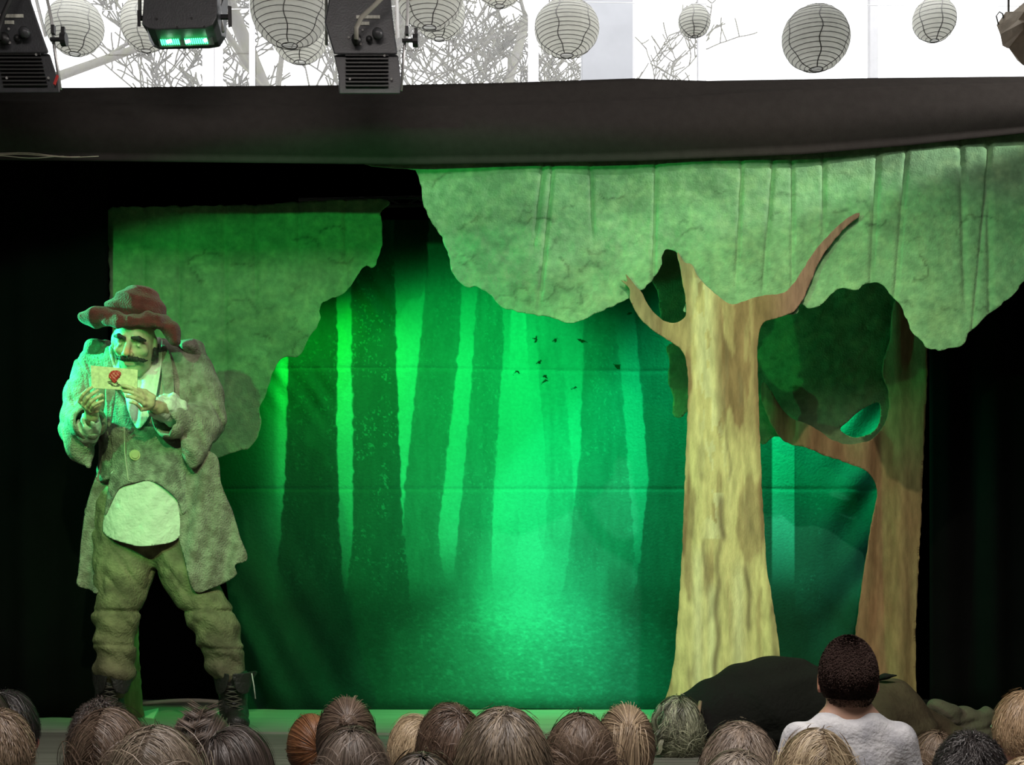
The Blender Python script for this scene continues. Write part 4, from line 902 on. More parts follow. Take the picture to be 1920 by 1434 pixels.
skirt([(205, 835), (214, 870), (236, 905), (222, 918), (204, 944), (192, 975), (184, 1020), (180, 1060), (181, 1110), (158, 1104), (134, 1095), (139, 1062), (142, 1020), (152, 960), (166, 915), (184, 872)], -.10,
      lambda u, v: .03*np.sin((u-150)/26.)+.014*np.sin(u/9.+v/50.)+.10*sstep(190, 130, u))
skirt([(336, 850), (400, 850), (412, 905), (428, 955), (446, 1010), (456, 1046), (436, 1058), (437, 1078), (402, 1098), (367, 1109), (352, 1062), (337, 1020), (330, 985), (334, 962), (330, 945), (300, 905)], -.13,
      lambda u, v: .05*((u-350)/80.)*((u-350)/80.)+.018*np.sin(u/15.+v/90.)+.008*np.sin(u/6.+v/40.))
skirt([(196, 850), (390, 850), (405, 960), (414, 1040), (402, 1075), (300, 1060), (180, 1060), (160, 1075), (170, 960)], .17, lambda u, v: .02*np.sin(u/14.)-.0006*np.abs(u-285))
ld = lambda v: np.interp(v, [640, 700, 760, 860], [-.06, -.150, -.180, -.188])
for pl_ in ([(303, 652), (318, 662), (326, 720), (324, 780), (312, 806), (306, 730)], [(196, 662), (210, 654), (217, 700), (213, 760), (204, 800), (198, 740)]):
    o = sheet('coat_lapel', pl_, lambda u, v: DA+ld(v), M['coat'], 4, 4, lambda u, v: .004*np.sin(u/6.+v/25.), thick=.009); under(actor, o)
# trousers with wrapped gaiters
tr_ = Solid(); tr_.cap(A(262, 940, .01), A(262, 1000, .01), .150, .150, .04, sq=(1.15, .85, .7))
tr_.chain([A(236, 995, .0), A(232, 1060, -.01), A(224, 1140, -.035)], [.108, .108, .084], .04)
tr_.chain([A(216, 1152, -.035), A(216, 1200, -.02), A(216, 1250, -.01), A(212, 1286, 0)], [.084, .076, .076, .055], .015)
tr_.chain([A(322, 1000, .0), A(352, 1070, -.01), A(388, 1150, -.035)], [.100, .096, .084], .04)
tr_.chain([A(402, 1165, -.035), A(414, 1205, -.02), A(424, 1245, -.01), A(432, 1284, 0)], [.086, .080, .070, .050], .015)
def legfold(X, Y, Z):
    v = HOR-(Z-CH)*F/DA; k = sstep(1110, 1150, v)
    return wr(34, .0055, 1.2, 3)(X, Y, Z)*(1-.3*k)+k*.006*np.sin(v/7.5+np.sin(X*30)*1.3)+.007*np.exp(-((v-1213-(X+1.3)*18)/3.5)**2)+.009*np.exp(-((v-1146)/4.)**2)
tr_.obj('trousers', M['trousers'], .006, disp=legfold, parent=actor)
# boots
for nm, x0, tx in (('left', 206, 204), ('right', 434, 452)):
    b_ = Solid(); toe = 1 if tx > 300 else 0; Z0 = ST
    ax_ = A(x0, 1268, 0); ak = A(x0+(4 if toe else 0), 1330, 0)
    b_.cap(ax_, ak, .066, .050, .02); hl_ = np.array((ak[0], ak[1]+.01, Z0+.045)); tp = np.array((A(tx, 0, 0)[0]+(.02 if toe else -.01), ak[1]-.19, Z0+.036))
    b_.cap(ak, hl_, .050, .046, .03).cap(hl_, tp, .046, .036, .03).ball(tp+np.array((0, .01, .002)), (.046, .05, .036), .02)
    b_.cap(ax_+np.array((0, 0, .08)), ax_+np.array((0, 0, -.03)), .056, .050, .006, True); b_.box(np.array((ak[0], ak[1]-.1, Z0-.05)), (.2, .3, .052), None, .004, True)
    b_.obj('boot', M['boot'], .005, disp=lambda X, Y, Z: .002*np.sin(Z*90+X*30), parent=actor)
    so = Solid(); so.cap(np.array((hl_[0], hl_[1], Z0+.012)), np.array((tp[0], tp[1], Z0+.012)), .050, .048, .02, sq=(1, 1, .22)); so.obj('boot_sole', M['rubber'], .005, parent=actor)
    for s_ in (-1, 1):
        fl = sheet('boot_flap', [(x0+s_*4, 1264), (x0+s_*22, 1262), (x0+s_*42, 1259), (x0+s_*36, 1276), (x0+s_*28, 1300), (x0+s_*12, 1296), (x0+s_*6, 1280)], DA-.07, M['boot'], 4, 4, lambda u, v, s_=s_, x0=x0: .05*(np.abs(u-x0)/34.)**2-.015, thick=.004); under(actor, fl)
    lc = []
    for k in range(9):
        y0 = 1284+k*9; yy0 = min(y0, 1362); dz = -.068-(max(0, y0-1325)*.0018)
        for s_ in (-1, 1): lc.append(tubeg([A(x0+toe*k*1.4-s_*15, yy0, dz+.012), A(x0+toe*k*1.4, yy0+4, dz-.004), A(x0+toe*k*1.4+s_*15, yy0+8, dz+.012)], .0026, 5))
    part('boot_lace', lc, M['lace'], actor, True)
    if toe: part('loose_lace', [tubeg([A(x0+38, 1262, -.05), A(x0+42, 1285, -.05), A(x0+45, 1310, -.05)], .0026, 5)], M['shirt'], actor, True)
# the letter he holds
lt_ = empty('letter', G(214, 709, LD), 'folded parchment letter with a red wax seal held up by the actor in both hands', 'letter')
c4 = [G(170, 685, LD), G(258, 693, LD+.004), G(257, 733, LD+.002), G(172, 727, LD-.002)]
n_ = np.array((0, .004, 0)); part('sheet_of_paper', [([Vector(c) for c in c4]+[Vector(c+n_) for c in c4], [(0, 1, 2, 3), (4, 7, 6, 5), (0, 4, 5, 1), (1, 5, 6, 2), (2, 6, 7, 3), (3, 7, 4, 0)])], M['letter'], lt_)
ws = Solid(); ws.ball(G(215, 703, LD-.003), (.019, .005, .017), .004).ball(G(209, 706, LD-.003), (.010, .005, .010), .006).ball(G(222, 700, LD-.003), (.010, .004, .010), .006).ball(G(214, 712, LD-.003), (.010, .004, .012), .006)
ws.obj('wax_seal', M['wax'], .002, disp=lambda X, Y, Z: .0012*np.sin(X*500)*np.sin(Z*450), parent=lt_)
rq = random.Random(5); part('ink_scrollwork', [tubeg([G(214+14*math.cos(a+k)*rq.uniform(.3, 1), 719+5*math.sin(a*1.3+k), LD-.0015) for a in np.linspace(0, 3.5, 8)], .0006, 4) for k in range(9)], M['ink'], lt_)

# ------------------------------------------------------------------ hair: strands laid as narrow ribbons over a fitted cap
def strands(hc, R3, n, style, length, rng, lift=.012, tie=None, whorl=(.05, -.35, .94), width=.0016, parting=None, curl=0, zmin=-.35, P_=11, nape=None, fringe=.25):
    hc = np.array(hc); R3 = np.array(R3); u = rng.normal(size=(n*4, 3)); u /= np.linalg.norm(u, axis=1)[:, None]
    # scalp: not the face (front low) and not below the ears
    ok = (u[:, 2] > zmin-.35*(u[:, 1] < -.2)) & ~((u[:, 1] > .30) & (u[:, 2] < fringe)); u = u[ok][:n]; n = len(u)
    w = np.array(whorl, float); w /= np.linalg.norm(w)
    L = length*(.6+.55*rng.random(n)); cl = (1+u@w)/2; lf = 1+(lift*(.30+.65*cl**2+.22*rng.random(n)))/R3.mean(); pts = []
    if style in ('pony', 'bun', 'braid'):
        t = np.array(tie, float); t /= np.linalg.norm(t); ang = np.arccos(np.clip(u@t, -1, 1))
        sdir = np.maximum(np.sin(ang), 1e-3)
        for k in range(P_):
            f = k/(P_-1); a = (np.sin((1-f)*ang)/sdir)[:, None]*u+(np.sin(f*ang)/sdir)[:, None]*t
            a /= np.linalg.norm(a, axis=1)[:, None]; wob = 1+.006*np.sin(k*1.3+rng.random(n)*6)
            pts.append(hc+a*R3*(lf*wob*(1+.02*math.sin(math.pi*f)))[:, None])
    else:
        p = u*R3*lf[:, None]; st = L/(P_-1)
        if parting is not None:
            sgn = np.where(u[:, 0] > parting, 1., -1.)[:, None]; d = np.stack([sgn[:, 0]*.8, np.zeros(n), np.zeros(n)], 1)+.8*(u-w*(u@w)[:, None])
        else:
            d = u-w*(u@w)[:, None]+(.05 if style == 'long' else .12)*rng.normal(size=(n, 3))
        sw = rng.normal(size=(n, 3))*(.03 if style in ('long', 'short') else .1); ph = rng.random(n)*6.28
        for k in range(P_):
            pts.append(hc+p)
            nn = p/R3**2; nn /= np.linalg.norm(nn, axis=1)[:, None]
            d = d-nn*(d*nn).sum(1)[:, None]; d = d/(np.linalg.norm(d, axis=1)[:, None]+1e-9)
            if style == 'short': g = np.array((0, 0, -.18)); out = .16+.10*k/P_
            elif style == 'buzz': g = np.array((0, 0, -.1)); out = .9
            elif style == 'curly': g = np.array((0, 0, -.1)); out = .35
            else: g = np.array((0, 0, -.42)); out = .0
            dd = d+g+nn*out+sw*.5
            if curl:
                c1 = np.cross(nn, d); dd = dd+curl*(np.cos(ph+k*1.25)[:, None]*nn+np.sin(ph+k*1.25)[:, None]*c1)
            dd /= np.linalg.norm(dd, axis=1)[:, None]; p = p+dd*st[:, None]
            q = np.linalg.norm(p/R3, axis=1); tgt = lf; low = p[:, 2] < -R3[2]*.55
            push = (q < tgt) & ~low; p[push] *= (tgt[push]/q[push])[:, None]
            if style == 'long':
                rad = np.linalg.norm(p[:, :2]/R3[:2], axis=1); fx = low & (rad < .80); p[fx, :2] *= (.80/np.maximum(rad[fx], .2))[:, None]
            d = dd
    return np.stack(pts, 1)
def tail_strands(p0, pts, n, r, rng, P_=12, wave=.004):
    path = np.array([p0]+list(pts), float); t = np.linspace(0, len(path)-1, P_); i = np.minimum(t.astype(int), len(path)-2); f = (t-i)[:, None]
    c = path[i]*(1-f)+path[i+1]*f; o = rng.normal(size=(n, 3))*r*.5; pr = np.interp(np.linspace(0, 1, P_), [0, .15, .6, 1], [.35, .9, 1.15, .8])
    return c[None]+o[:, None]*pr[None, :, None]+wave*np.sin(np.linspace(0, 7, P_)[None, :, None]+o[:, None]*90)
def ribbons(S_, hc, width, cols, rng):
    n, P_, _ = S_.shape; T = np.gradient(S_, axis=1); out = S_-np.array(hc); s = np.cross(T, out); s /= np.linalg.norm(s, axis=2)[..., None]+1e-9
    taper = np.interp(np.linspace(0, 1, P_), [0, .1, .8, 1], [.7, 1, .8, .15])[None, :, None]
    w = width*(.6+.8*rng.random(n))[:, None, None]*taper; tw = rng.normal(size=(n, 1, 1))*.35
    o = out/(np.linalg.norm(out, axis=2)[..., None]+1e-9); s = s+o*tw
    V = np.stack([S_-s*w/2, S_+s*w/2], 2).reshape(-1, 3); a = (np.arange(n)[:, None]*P_+np.arange(P_-1)[None])*2; a = a.ravel()
    Q = np.stack([a, a+1, a+3, a+2], 1); C = np.repeat(cols, 2*P_, axis=0); tip = np.tile(np.repeat(np.linspace(.82, 1.12, P_), 2), n)[:, None]
    return V, Q, C*tip
def hair_object(parent, hc, R3, spec, rng, extra=()):
    base = np.array(spec['col']); hi = np.array(spec.get('hi', base*1.8)); n = int(spec.get('n', 3200)*2)
    St = [strands(hc, R3, n, spec['style'], spec.get('len', .06), rng, **{k: v for k, v in spec.items() if k in ('lift', 'tie', 'whorl', 'parting', 'curl', 'zmin', 'fringe')})]
    St += [strands(hc, R3*1.02, n//55, 'short' if spec['style'] in ('buzz', 'short', 'curly') else spec['style'], spec.get('len', .06)*1.05, rng, **{**{k: v for k, v in spec.items() if k in ('tie', 'whorl', 'curl')}, 'lift': spec.get('lift', .012)*1.5})]
    St += list(extra); Vs, Qs, Cs, b = [], [], [], 0
    for S_ in St:
        if not len(S_): continue
        rootd = (S_[:, 0]-hc)/R3; band = vnoise(np.arctan2(rootd[:, 0], rootd[:, 1])*5+9, rootd[:, 2]*2+5, 5)
        k = np.clip(rng.random(len(S_))*.55+band*.7-.15, 0, 1)[:, None]**1.4; cols = base*(1-k)+hi*k
        V, Q, C = ribbons(S_, hc, spec.get('w', .0013), cols, rng); Vs.append(V); Qs.append(Q+b); Cs.append(C); b += len(V)
    # fitted cap under the strands
    nt, nz = 40, 26; th = np.linspace(0, math.pi, nz); ph = np.linspace(0, 2*math.pi, nt, endpoint=False); Tt, Pp = np.meshgrid(th, ph, indexing='ij')
    d = np.stack([np.sin(Tt)*np.cos(Pp), np.sin(Tt)*np.sin(Pp), np.cos(Tt)], -1)
    cut = (d[..., 2] < (spec.get('zmin', -.35)-.12)) | ((d[..., 1] > .34) & (d[..., 2] < spec.get('fringe', .25)))
    rr_ = np.where(cut, .93, 1.012+.004*np.sin(Pp*17+Tt*5)); V = (np.array(hc)+d*R3*rr_[..., None]).reshape(-1, 3)
    i = np.arange(nt*nz).reshape(nz, nt); j = np.roll(i, -1, 1); Q = np.stack([i[:-1], i[1:], j[1:], j[:-1]], -1).reshape(-1, 4)
    keep = ~(cut.ravel()[Q].all(1)); Q = Q[keep]
    Vs.append(V); Qs.append(Q+b); Cs.append(np.tile(base*.75, (len(V), 1)))
    o = link('hair', mesh_np('hair', np.concatenate(Vs), np.concatenate(Qs), True, np.concatenate(Cs)), M['buzz' if spec['style'] == 'buzz' else 'hair']); under(parent, o); return o

# ------------------------------------------------------------------ children watching from the hall
SK = {'fair': (.60, .36, .26), 'pink': (.66, .37, .28), 'tan': (.42, .25, .17), 'brown': (.22, .12, .08)}
def child_solid(x, D, H, s, stand=False, turn=0):
    """facing the stage (+y); returns solid, head centre, half sizes of the head"""
    c = Solid(); hz = H-.112*s; hc = np.array((x, D, hz)); q = lambda a, b, z: hc+np.array((a*s, b*s, z*s)); n0 = 0
    c.ball(q(0, -.004, .008), (.071*s, .090*s, .098*s), .02).ball(q(0, .035, -.050), (.053*s, .055*s, .055*s), .03)
    c.cap(q(0, .085, .0), q(0, .106, -.025), .008*s, .012*s, .012).cap(q(-.016, .085, -.058), q(.016, .085, -.058), .006*s, .006*s, .008)
    for k in (-1, 1):
        c.ball(q(k*.030, .088, .006), .012*s, .006); c.ball(q(k*.074, .004, -.014), (.011*s, .020*s, .031*s), .005, rot('Z', k*14)); c.ball(q(k*.084, -.006, -.012), (.007*s, .010*s, .018*s), .004, sub=True)
        c.ball(q(k*.040, .062, -.03), (.02*s, .02*s, .02*s), .015)
    if turn: c.xf(rot('Z', turn), hc)
    nz = hz-(.152 if stand else .185)*s; c.cap(q(0, -.012, -.06), (x, D-.012, nz), .038*s, .044*s, .03)
    sw = (.125 if stand else .108)*s; c.cap((x-sw, D-.01, nz-.015), (x+sw, D-.01, nz-.015), .042*s, .042*s, .05).cap((x-.05*s, D-.01, nz+.03*s), (x+.05*s, D-.01, nz+.03*s), .035*s, .035*s, .04)
    hipz = .52*H if stand else .34
    c.cap((x, D-.005, nz-.09), (x, D, hipz+.06), .105*s, .100*s, .05, sq=(1.1, .75, 1))
    for k in (-1, 1):
        c.chain([(x+k*(sw+.012), D-.01, nz-.02), (x+k*(sw+.030), D+.0, nz-.17), (x+k*(sw-.01), D+.10, nz-.27)], [.036*s, .032*s, .026*s], .03)
        for f in range(4): c.cap((x+k*(sw-.02)-.024+.016*f, D+.11, nz-.28), (x+k*(sw-.03)-.024+.016*f, D+.155, nz-.30), .0075, .0065, .004)
        c.cap((x+k*(sw-.03), D+.10, nz-.27), (x+k*(sw-.055), D+.135, nz-.272), .009, .007, .004)
        if stand: c.chain([(x+k*.055, D, hipz), (x+k*.06, D, hipz*.5), (x+k*.06, D, .06)], [.070*s, .050*s, .034*s], .03); c.cap((x+k*.06, D, .034), (x+k*.065, D+.11, .030), .034, .028, .02)
        else: c.chain([(x+k*.05, D, hipz), (x+k*.055, D+.07, hipz-.02), (x+k*.055, D+.06, .06)], [.066*s, .054*s, .036*s], .03); c.cap((x+k*.055, D+.05, .034), (x+k*.055, D+.12, .030), .034, .028, .02)
    return c, hc+np.array((0, -.003, .006))*s, np.array((.077, .098, .108))*s, nz, sw
def child(px, ytop, wpx, label, spec, skin='fair', D=None, stand=False, turn=0, shirt=(.15, .16, .3), extra=None, k=.205):
    rng = np.random.default_rng(int(px*13+ytop)+7)
    kk = (ytop-HOR)/F
    if D is None: D = 1/(wpx*.93/(.178*F*CH)+kk/CH)
    H = CH-kk*D-.004; s = wpx*D/F/.170; x = (px-960)*D/F
    root = empty('person', (x, D, 0), label, 'person'); c, hc, R3, nz, sw = child_solid(x, D, H-.014, s, stand, turn)
    sk = np.array(SK[skin])
    def colr(V):
        cc = np.tile(sk, (len(V), 1)); ear = np.abs(V[:, 0]-hc[0]) > .068*s; up_ = V[:, 2] > hc[2]-.06*s
        cc[ear & up_] = sk*np.array((1.12, .85, .82)); cc[V[:, 2] < .34 if not stand else V[:, 2] < H*.5] = (.05, .06, .10); return cc
    b = link('body', c.mesh('person_body', .0085 if not stand else .006, color=colr), M['kidskin']); under(root, b)
    # shirt
    t = Solid(); t.cap((x-sw, D-.01, nz-.018), (x+sw, D-.01, nz-.018), .050*s, .050*s, .05).cap((x-.045*s, D-.012, nz+.022*s), (x+.045*s, D-.012, nz+.022*s), .038*s, .038*s, .04).cap((x, D-.005, nz-.09), (x, D, (.5*H if stand else .36)), .118*s, .116*s, .05, sq=(1.1, .78, 1))
    if stand: t.ball((x, D-.014, nz+.012), (.085*s, .060*s, .040*s), .03)
    for k_ in (-1, 1): t.cap((x+k_*(sw+.010), D-.01, nz-.02), (x+k_*(sw+.04), D-.003, nz-.15), .046*s, .048*s, .03)
    t.cap((x, D-.01, nz+(.045 if stand else .02)), (x, D-.01, nz+.2), (.044 if stand else .046)*s, .05*s, .006, True)
    mt = M['tee'] if stand else shirts(shirt)
    t.obj('t_shirt', mt, .0085 if not stand else .006, disp=wr(30, .003, .5, px), parent=root)
    hair_object(root, hc, R3, spec, rng, extra(hc, R3, rng) if extra else ())
    return root, hc, R3, s
_sh = {}
def shirts(c):
    if c not in _sh: _sh[c] = mat('school_jumper_%d' % len(_sh), c, .9, noise=.15, nscale=40, bump=.3)
    return _sh[c]
BR = dict(col=(.095, .062, .042), hi=(.30, .215, .155)); DB_ = dict(col=(.030, .022, .018), hi=(.12, .09, .075)); BK = dict(col=(.012, .010, .010), hi=(.06, .05, .048))
BL = dict(col=(.36, .26, .15), hi=(.85, .68, .44)); AB = dict(col=(.15, .115, .082), hi=(.42, .345, .26)); GI = dict(col=(.19, .075, .028), hi=(.42, .20, .09)); LB = dict(col=(.15, .10, .065), hi=(.40, .30, .205))
def pony(dx, dy, dz, L, r, n=260):
    def f(hc, R3, rng):
        t = np.array((dx, dy, dz), float); t /= np.linalg.norm(t); p = hc+t*R3*1.05
        return [tail_strands(p, [p+np.array((0, -.022, .004)), p+np.array((-.006, -.038, -.03)), p+np.array((-.012, -.036, -.09)), p+np.array((-.016, -.030, -L))], n, r, rng)]
    return f
def bun(dx, dy, dz, r):
    def f(hc, R3, rng):
        t = np.array((dx, dy, dz), float); t /= np.linalg.norm(t); p = hc+t*R3*1.12; n = 240; a = rng.random(n)*6.28; b = rng.random(n)*3.14; th = np.linspace(0, 3.6, 12)
        u = np.stack([np.cos(a), np.sin(a), 0*a], 1); v = np.stack([-np.sin(a)*np.cos(b), np.cos(a)*np.cos(b), np.sin(b)], 1)
        return [p+r*(.75+.35*rng.random(n))[:, None, None]*(np.cos(th)[None, :, None]*u[:, None]+np.sin(th)[None, :, None]*v[:, None])]
    return f
def braid(hc, R3, rng):
    out = []
    for k in range(7):
        for s_ in (-1, 1):
            a = math.radians(80-k*19); t = np.array((s_*.12-.10*math.cos(a*2), -math.cos(a), math.sin(a))); p = hc+t*R3*1.07; n = 46; o = rng.normal(size=(n, 3))*.005; f = np.linspace(-1, 1, 12)
            dirv = np.array((s_*.028, -.004, .018)); arc = np.array((0, -.016, .004)); out.append(p[None, None]+o[:, None]+dirv*f[None, :, None]+arc*(1-f**2)[None, :, None])
    return out
S_ = lambda d, **k: {**d, **k}
child(14, 1291, 106, 'child with near-black hair and one ear showing, behind the spiky-haired child at far left', S_(BK, style='short', len=.045, n=3400), 'pink', D=3.55, turn=-25)
child(-2, 1331, 104, 'child with spiky golden brown short hair at the bottom left corner', S_(LB, style='short', len=.05, lift=.016, n=3600, curl=.3), D=2.62)
r_, hc_k, R3k, s_k = child(-38, 1283, 108, 'child with dark hair and a pink clip cut off by the left edge', S_(DB_, style='long', len=.2, n=3000), D=3.15, turn=10)
part('hair_clip', [tubeg([Vector(hc_k)+Vector((.066, -.050, .035)), Vector(hc_k)+Vector((.078, -.045, .010))], .008, 8)], M['pink'], r_, True)
child(193, 1313, 112, 'child with dark curly hair mostly hidden behind the long brown-haired child', S_(DB_, style='curly', len=.05, curl=1.1, lift=.014, n=3200), 'brown', D=3.76)
child(208, 1323, 146, 'child with long loose brown hair in front of the actor\'s left-hand boot', S_(BR, style='long', len=.24, parting=-.1, n=4200), D=2.95)
child(293, 1356, 175, 'child with straight ash blond hair parted at the crown, left front row', S_(AB, style='long', len=.26, parting=.0, n=4800), D=2.42)
child(380, 1327, 122, 'child with a dark brown plait over the crown between the actor\'s boots', S_(DB_, style='braid', tie=(0, -.9, -.3), n=2600, hi=(.22, .16, .12)), 'tan', D=3.36, extra=braid)
child(444, 1358, 138, 'child with smooth black-brown hair below the actor\'s laced boot', S_(DB_, style='long', len=.16, n=4200, whorl=(-.5, -.3, .8)), D=2.80)
child(582, 1336, 86, 'child with ginger hair pulled back, beside the bright green floor', S_(GI, style='pony', tie=(.5, -.8, .0), n=2800), 'pink', D=3.75)
child(650, 1305, 114, 'child with brown hair gathered in a small bun at the crown', S_(BR, style='bun', tie=(.15, -.75, .42), n=3400), 'pink', D=3.25, extra=bun(.15, -.75, .42, .020))
child(661, 1358, 134, 'child with straight dark ash brown hair in front of the child with the bun', S_(BR, style='long', len=.22, n=4200, col=(.085, .065, .05), hi=(.26, .20, .155)), D=2.70)
child(776, 1337, 92, 'child with curled light blond hair between two brown-haired children', S_(BL, style='long', len=.12, n=2800, curl=.35, whorl=(.6, -.4, .6)), 'pink', D=3.60)
child(845, 1317, 110, 'child with smooth chestnut brown hair and one ear, behind the tallest front row head', S_(BR, style='short', len=.08, n=3600, col=(.07, .042, .028), hi=(.24, .16, .11), whorl=(.35, -.5, .7)), 'pink', D=3.15, turn=15)
child(790, 1406, 140, 'child with dark hair cut off by the bottom edge, below the blond curls', S_(DB_, style='long', len=.1, n=3200, hi=(.26, .20, .14)), D=2.04)
child(944, 1320, 180, 'child with large rounded head of short dark blond hair, centre front row', S_(BR, style='short', len=.032, lift=.010, n=6500, col=(.085, .062, .042), hi=(.36, .28, .19), w=.0014), D=2.30)
child(1087, 1333, 126, 'child with long straight light brown hair right of the centre', S_(BR, style='long', len=.26, n=4400, hi=(.36, .26, .18)), D=2.98)
child(1172, 1319, 112, 'child with a high blond ponytail left of the lying figure', S_(LB, style='pony', tie=(.02, -.80, .42), n=3600, hi=(.85, .66, .42)), 'pink', D=3.30, extra=pony(.02, -.80, .42, .20, .026, 420))
child(1386, 1345, 152, 'child with short light brown cropped hair in front of the black costume', S_(LB, style='short', len=.022, lift=.008, n=6000, col=(.13, .095, .07), hi=(.42, .33, .25), w=.0013), D=2.86)
child(1382, 1402, 136, 'child with fair grey blond hair cut off by the bottom edge, below the cropped head', S_(AB, style='short', len=.04, n=3600), D=2.10)
child(1530, 1362, 136, 'child with blond hair and darker strands in front of the white marbled t-shirt', S_(BL, style='long', len=.2, parting=.1, n=4200, curl=.15, col=(.28, .20, .12), hi=(.85, .70, .46)), D=2.44)
child(1590, 1180, 116, 'child with buzz-cut dark hair in a white marbled t-shirt, rising above the row', dict(style='buzz', len=.004, lift=.002, n=9000, col=(.040, .024, .020), hi=(.075, .048, .040), w=.0022, zmin=-.42, whorl=(0, 0, 1), fringe=.1), 'fair', D=3.30, stand=True, turn=-14)
child(1752, 1366, 92, 'child with light brown hair behind the black-haired child at right', S_(LB, style='long', len=.2, n=3000), D=3.64)
child(1818, 1369, 126, 'child with short wavy black hair near the bottom right', S_(BK, style='curly', len=.035, curl=.5, lift=.010, n=4500), 'tan', D=2.85)
child(1918, 1293, 100, 'child with short golden blond hair and an ear showing at the right edge', S_(BL, style='short', len=.035, n=4000, col=(.33, .22, .12), hi=(.75, .55, .34)), 'pink', D=3.40, turn=20)
child(1925, 1416, 100, 'blond child barely showing in the bottom right corner', S_(BL, style='short', len=.04, n=2500), 'pink', D=2.40)

# ------------------------------------------------------------------ figure lying on the stage with its back to the hall
B = lambda x, y, D: np.array(P(x, y, D))
fig = empty('person', (P(1430, 0, 4.72).x, 4.72, ST-.008), 'person lying curled on the stage with wavy grey wig, black top and brown trousers', 'person')
s_ = Solid(); hcf = B(1270, 1362, 4.50)
s_.ball(hcf, (.068, .082, .084), .02).ball(hcf+np.array((-.03, .06, -.03)), (.05, .05, .05), .03).cap(hcf+np.array((-.05, .09, .0)), hcf+np.array((-.07, .11, -.01)), .012, .012, .01)
s_.ball(hcf+np.array((.0, .01, .075)), (.02, .012, .018), .006)
s_.cap(hcf, B(1335, 1350, 4.66), .050, .055, .03).cap(B(1350, 1340, 4.70), B(1480, 1330, 4.74), .13, .13, .08).cap(B(1480, 1330, 4.74), B(1610, 1345, 4.76), .12, .12, .08)
s_.chain([B(1610, 1345, 4.76), B(1690, 1352, 4.82), B(1750, 1376, 4.85)], [.095, .060, .04], .04).chain([B(1610, 1365, 4.72), B(1690, 1375, 4.72), B(1715, 1388, 4.72)], [.09, .06, .04], .04)
s_.chain([B(1390, 1300, 4.80), B(1330, 1370, 4.95), B(1270, 1385, 4.90)], [.045, .04, .03], .03)
for f in range(4): s_.chain([B(1270, 1383+f*2, 4.90), B(1258, 1385+f*2, 4.885-.012*f), B(1250, 1388+f*2, 4.87-.012*f)], [.009, .008, .007], .004)
s_.cap(B(1272, 1385, 4.9), B(1264, 1380, 4.86), .009, .008, .004)
s_.box((fig.location.x, 4.7, ST-.008-.5), (1.2, .8, .5), None, .005, True)
s_.obj('body', M['kidskin'], .008, color=lambda V: np.tile(np.array((.45, .30, .22)), (len(V), 1)), parent=fig)
def cloth_disp(a, sc, sd):
    return lambda X, Y, Z: a*np.sin((X*1.0+Z*.9+.04*np.sin(X*22+Z*15))*sc+sd)+.5*a*np.sin((X*.5-Z*1.2+.05*np.sin(Z*30))*sc*1.7+sd*2)
bt2 = Solid(); bt2.cap(B(1345, 1352, 4.66), B(1440, 1338, 4.74), .150, .185, .06).cap(B(1440, 1338, 4.74), B(1545, 1345, 4.76), .185, .150, .06)
bt2.cap(B(1440, 1330, 4.74), B(1570, 1345, 4.72), .10, .12, .1).chain([B(1395, 1300, 4.80), B(1330, 1372, 4.95), B(1285, 1385, 4.92)], [.065, .055, .045], .03)
bt2.cap(B(1425, 1256, 4.72), B(1500, 1262, 4.74), .022, .022, .05)
bt2.box((fig.location.x, 4.7, ST-.008-.5), (1.2, .8, .5), None, .005, True)
bt2.obj('black_top', M['blk'], .0085, disp=cloth_disp(.008, 22, 1), parent=fig)
tq = Solid(); tq.ball(B(1645, 1362, 4.76), (.165, .15, .150), .05).cap(B(1590, 1350, 4.76), B(1660, 1345, 4.78), .125, .115, .06).chain([B(1670, 1350, 4.8), B(1740, 1372, 4.85), B(1800, 1385, 4.8)], [.115, .070, .05], .04).chain([B(1650, 1365, 4.66), B(1720, 1385, 4.7)], [.10, .07], .04)
tq.box((fig.location.x, 4.7, ST-.008-.5), (1.2, .8, .5), None, .005, True)
tq.obj('brown_trousers', M['brn'], .008, disp=cloth_disp(.007, 24, 4), parent=fig)
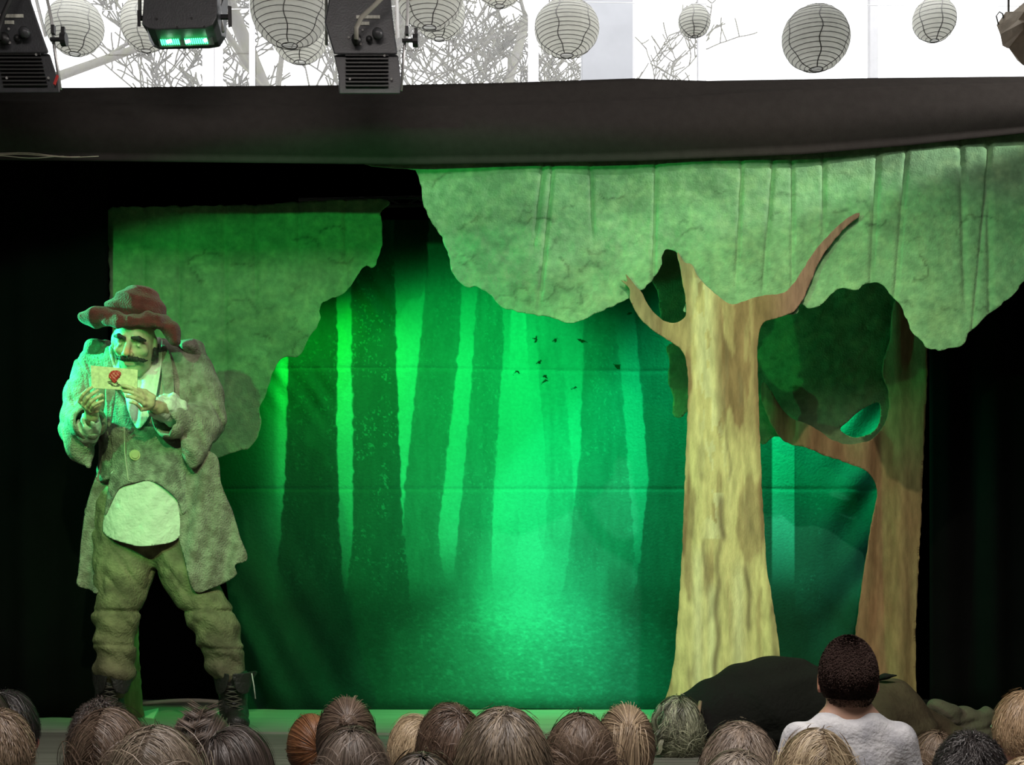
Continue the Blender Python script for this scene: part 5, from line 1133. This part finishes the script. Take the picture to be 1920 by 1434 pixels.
part('tan_strap', [tubeg([B(1313, 1316, 4.52), B(1309, 1340, 4.46), B(1312, 1366, 4.45), B(1320, 1394, 4.47)], .0065, 8)], M['elastic'], fig, True)
tp_ = Solid(); tp_.chain([B(1640, 1274, 4.72), B(1660, 1268, 4.70), B(1680, 1266, 4.69)], [.012, .014, .004], .01, sq=(1, 1, .7)); tp_.chain([B(1640, 1274, 4.72), B(1615, 1290, 4.72)], [.010, .014], .01)
tp_.obj('black_tip', M['blk'], .003, parent=fig)  # thin black pointed piece of cloth
rng = np.random.default_rng(77); spw = dict(style='long', len=.13, col=(.022, .025, .015), hi=(.75, .78, .52), n=1500, lift=.010, curl=.45, w=.0017, zmin=-.9, fringe=.9)
R3f = np.array((.072, .088, .090)); ex = []
for k in range(13):
    a = rng.uniform(-.2, 1.0); p = hcf+np.array((rng.uniform(-.075, .05), rng.uniform(-.10, -.05), rng.uniform(-.06, .10)))
    pts_ = [p+np.array((-.012*j*(1 if k % 2 else .3)+.016*math.sin(j*1.3+k), -.01*math.sin(j), -.020*j)) for j in range(1, 7)]; pts_ = [q*np.array((1, 1, 0))+np.array((0, 0, max(q[2], ST+.004))) for q in pts_]; ex.append(tail_strands(p, pts_, 44, .007, rng))
hair_object(fig, hcf, R3f, spw, rng, ex)
# crumpled cloth beyond the feet
cc = Solid()
for x, y, D, r in ((1752, 1326, 4.95, .030), (1775, 1342, 4.95, .045), (1800, 1345, 5.0, .05), (1835, 1352, 5.0, .045), (1850, 1345, 5.02, .032), (1790, 1372, 4.98, .06), (1830, 1380, 5.0, .055), (1765, 1368, 5.05, .05), (1862, 1376, 5.02, .03)):
    cc.ball(B(x, y, D), (r*1.2, r, r*.8), .03, rot('Y', (x*7) % 60-30))
cc.cap(B(1755, 1395, 5.0), B(1868, 1395, 5.0), .045, .04, .03, sq=(1, 1.6, .7)); cc.box((P(1810, 0, 5).x, 5.0, ST-.008-.5), (.8, .8, .5), None, .005, True)
o = cc.obj('crumpled_cloth', M['oliv'], .006, disp=cloth_disp(.006, 45, 2)); tag(o, 'crumpled olive cloth heaped on the stage beyond the lying figure\'s legs', 'cloth')
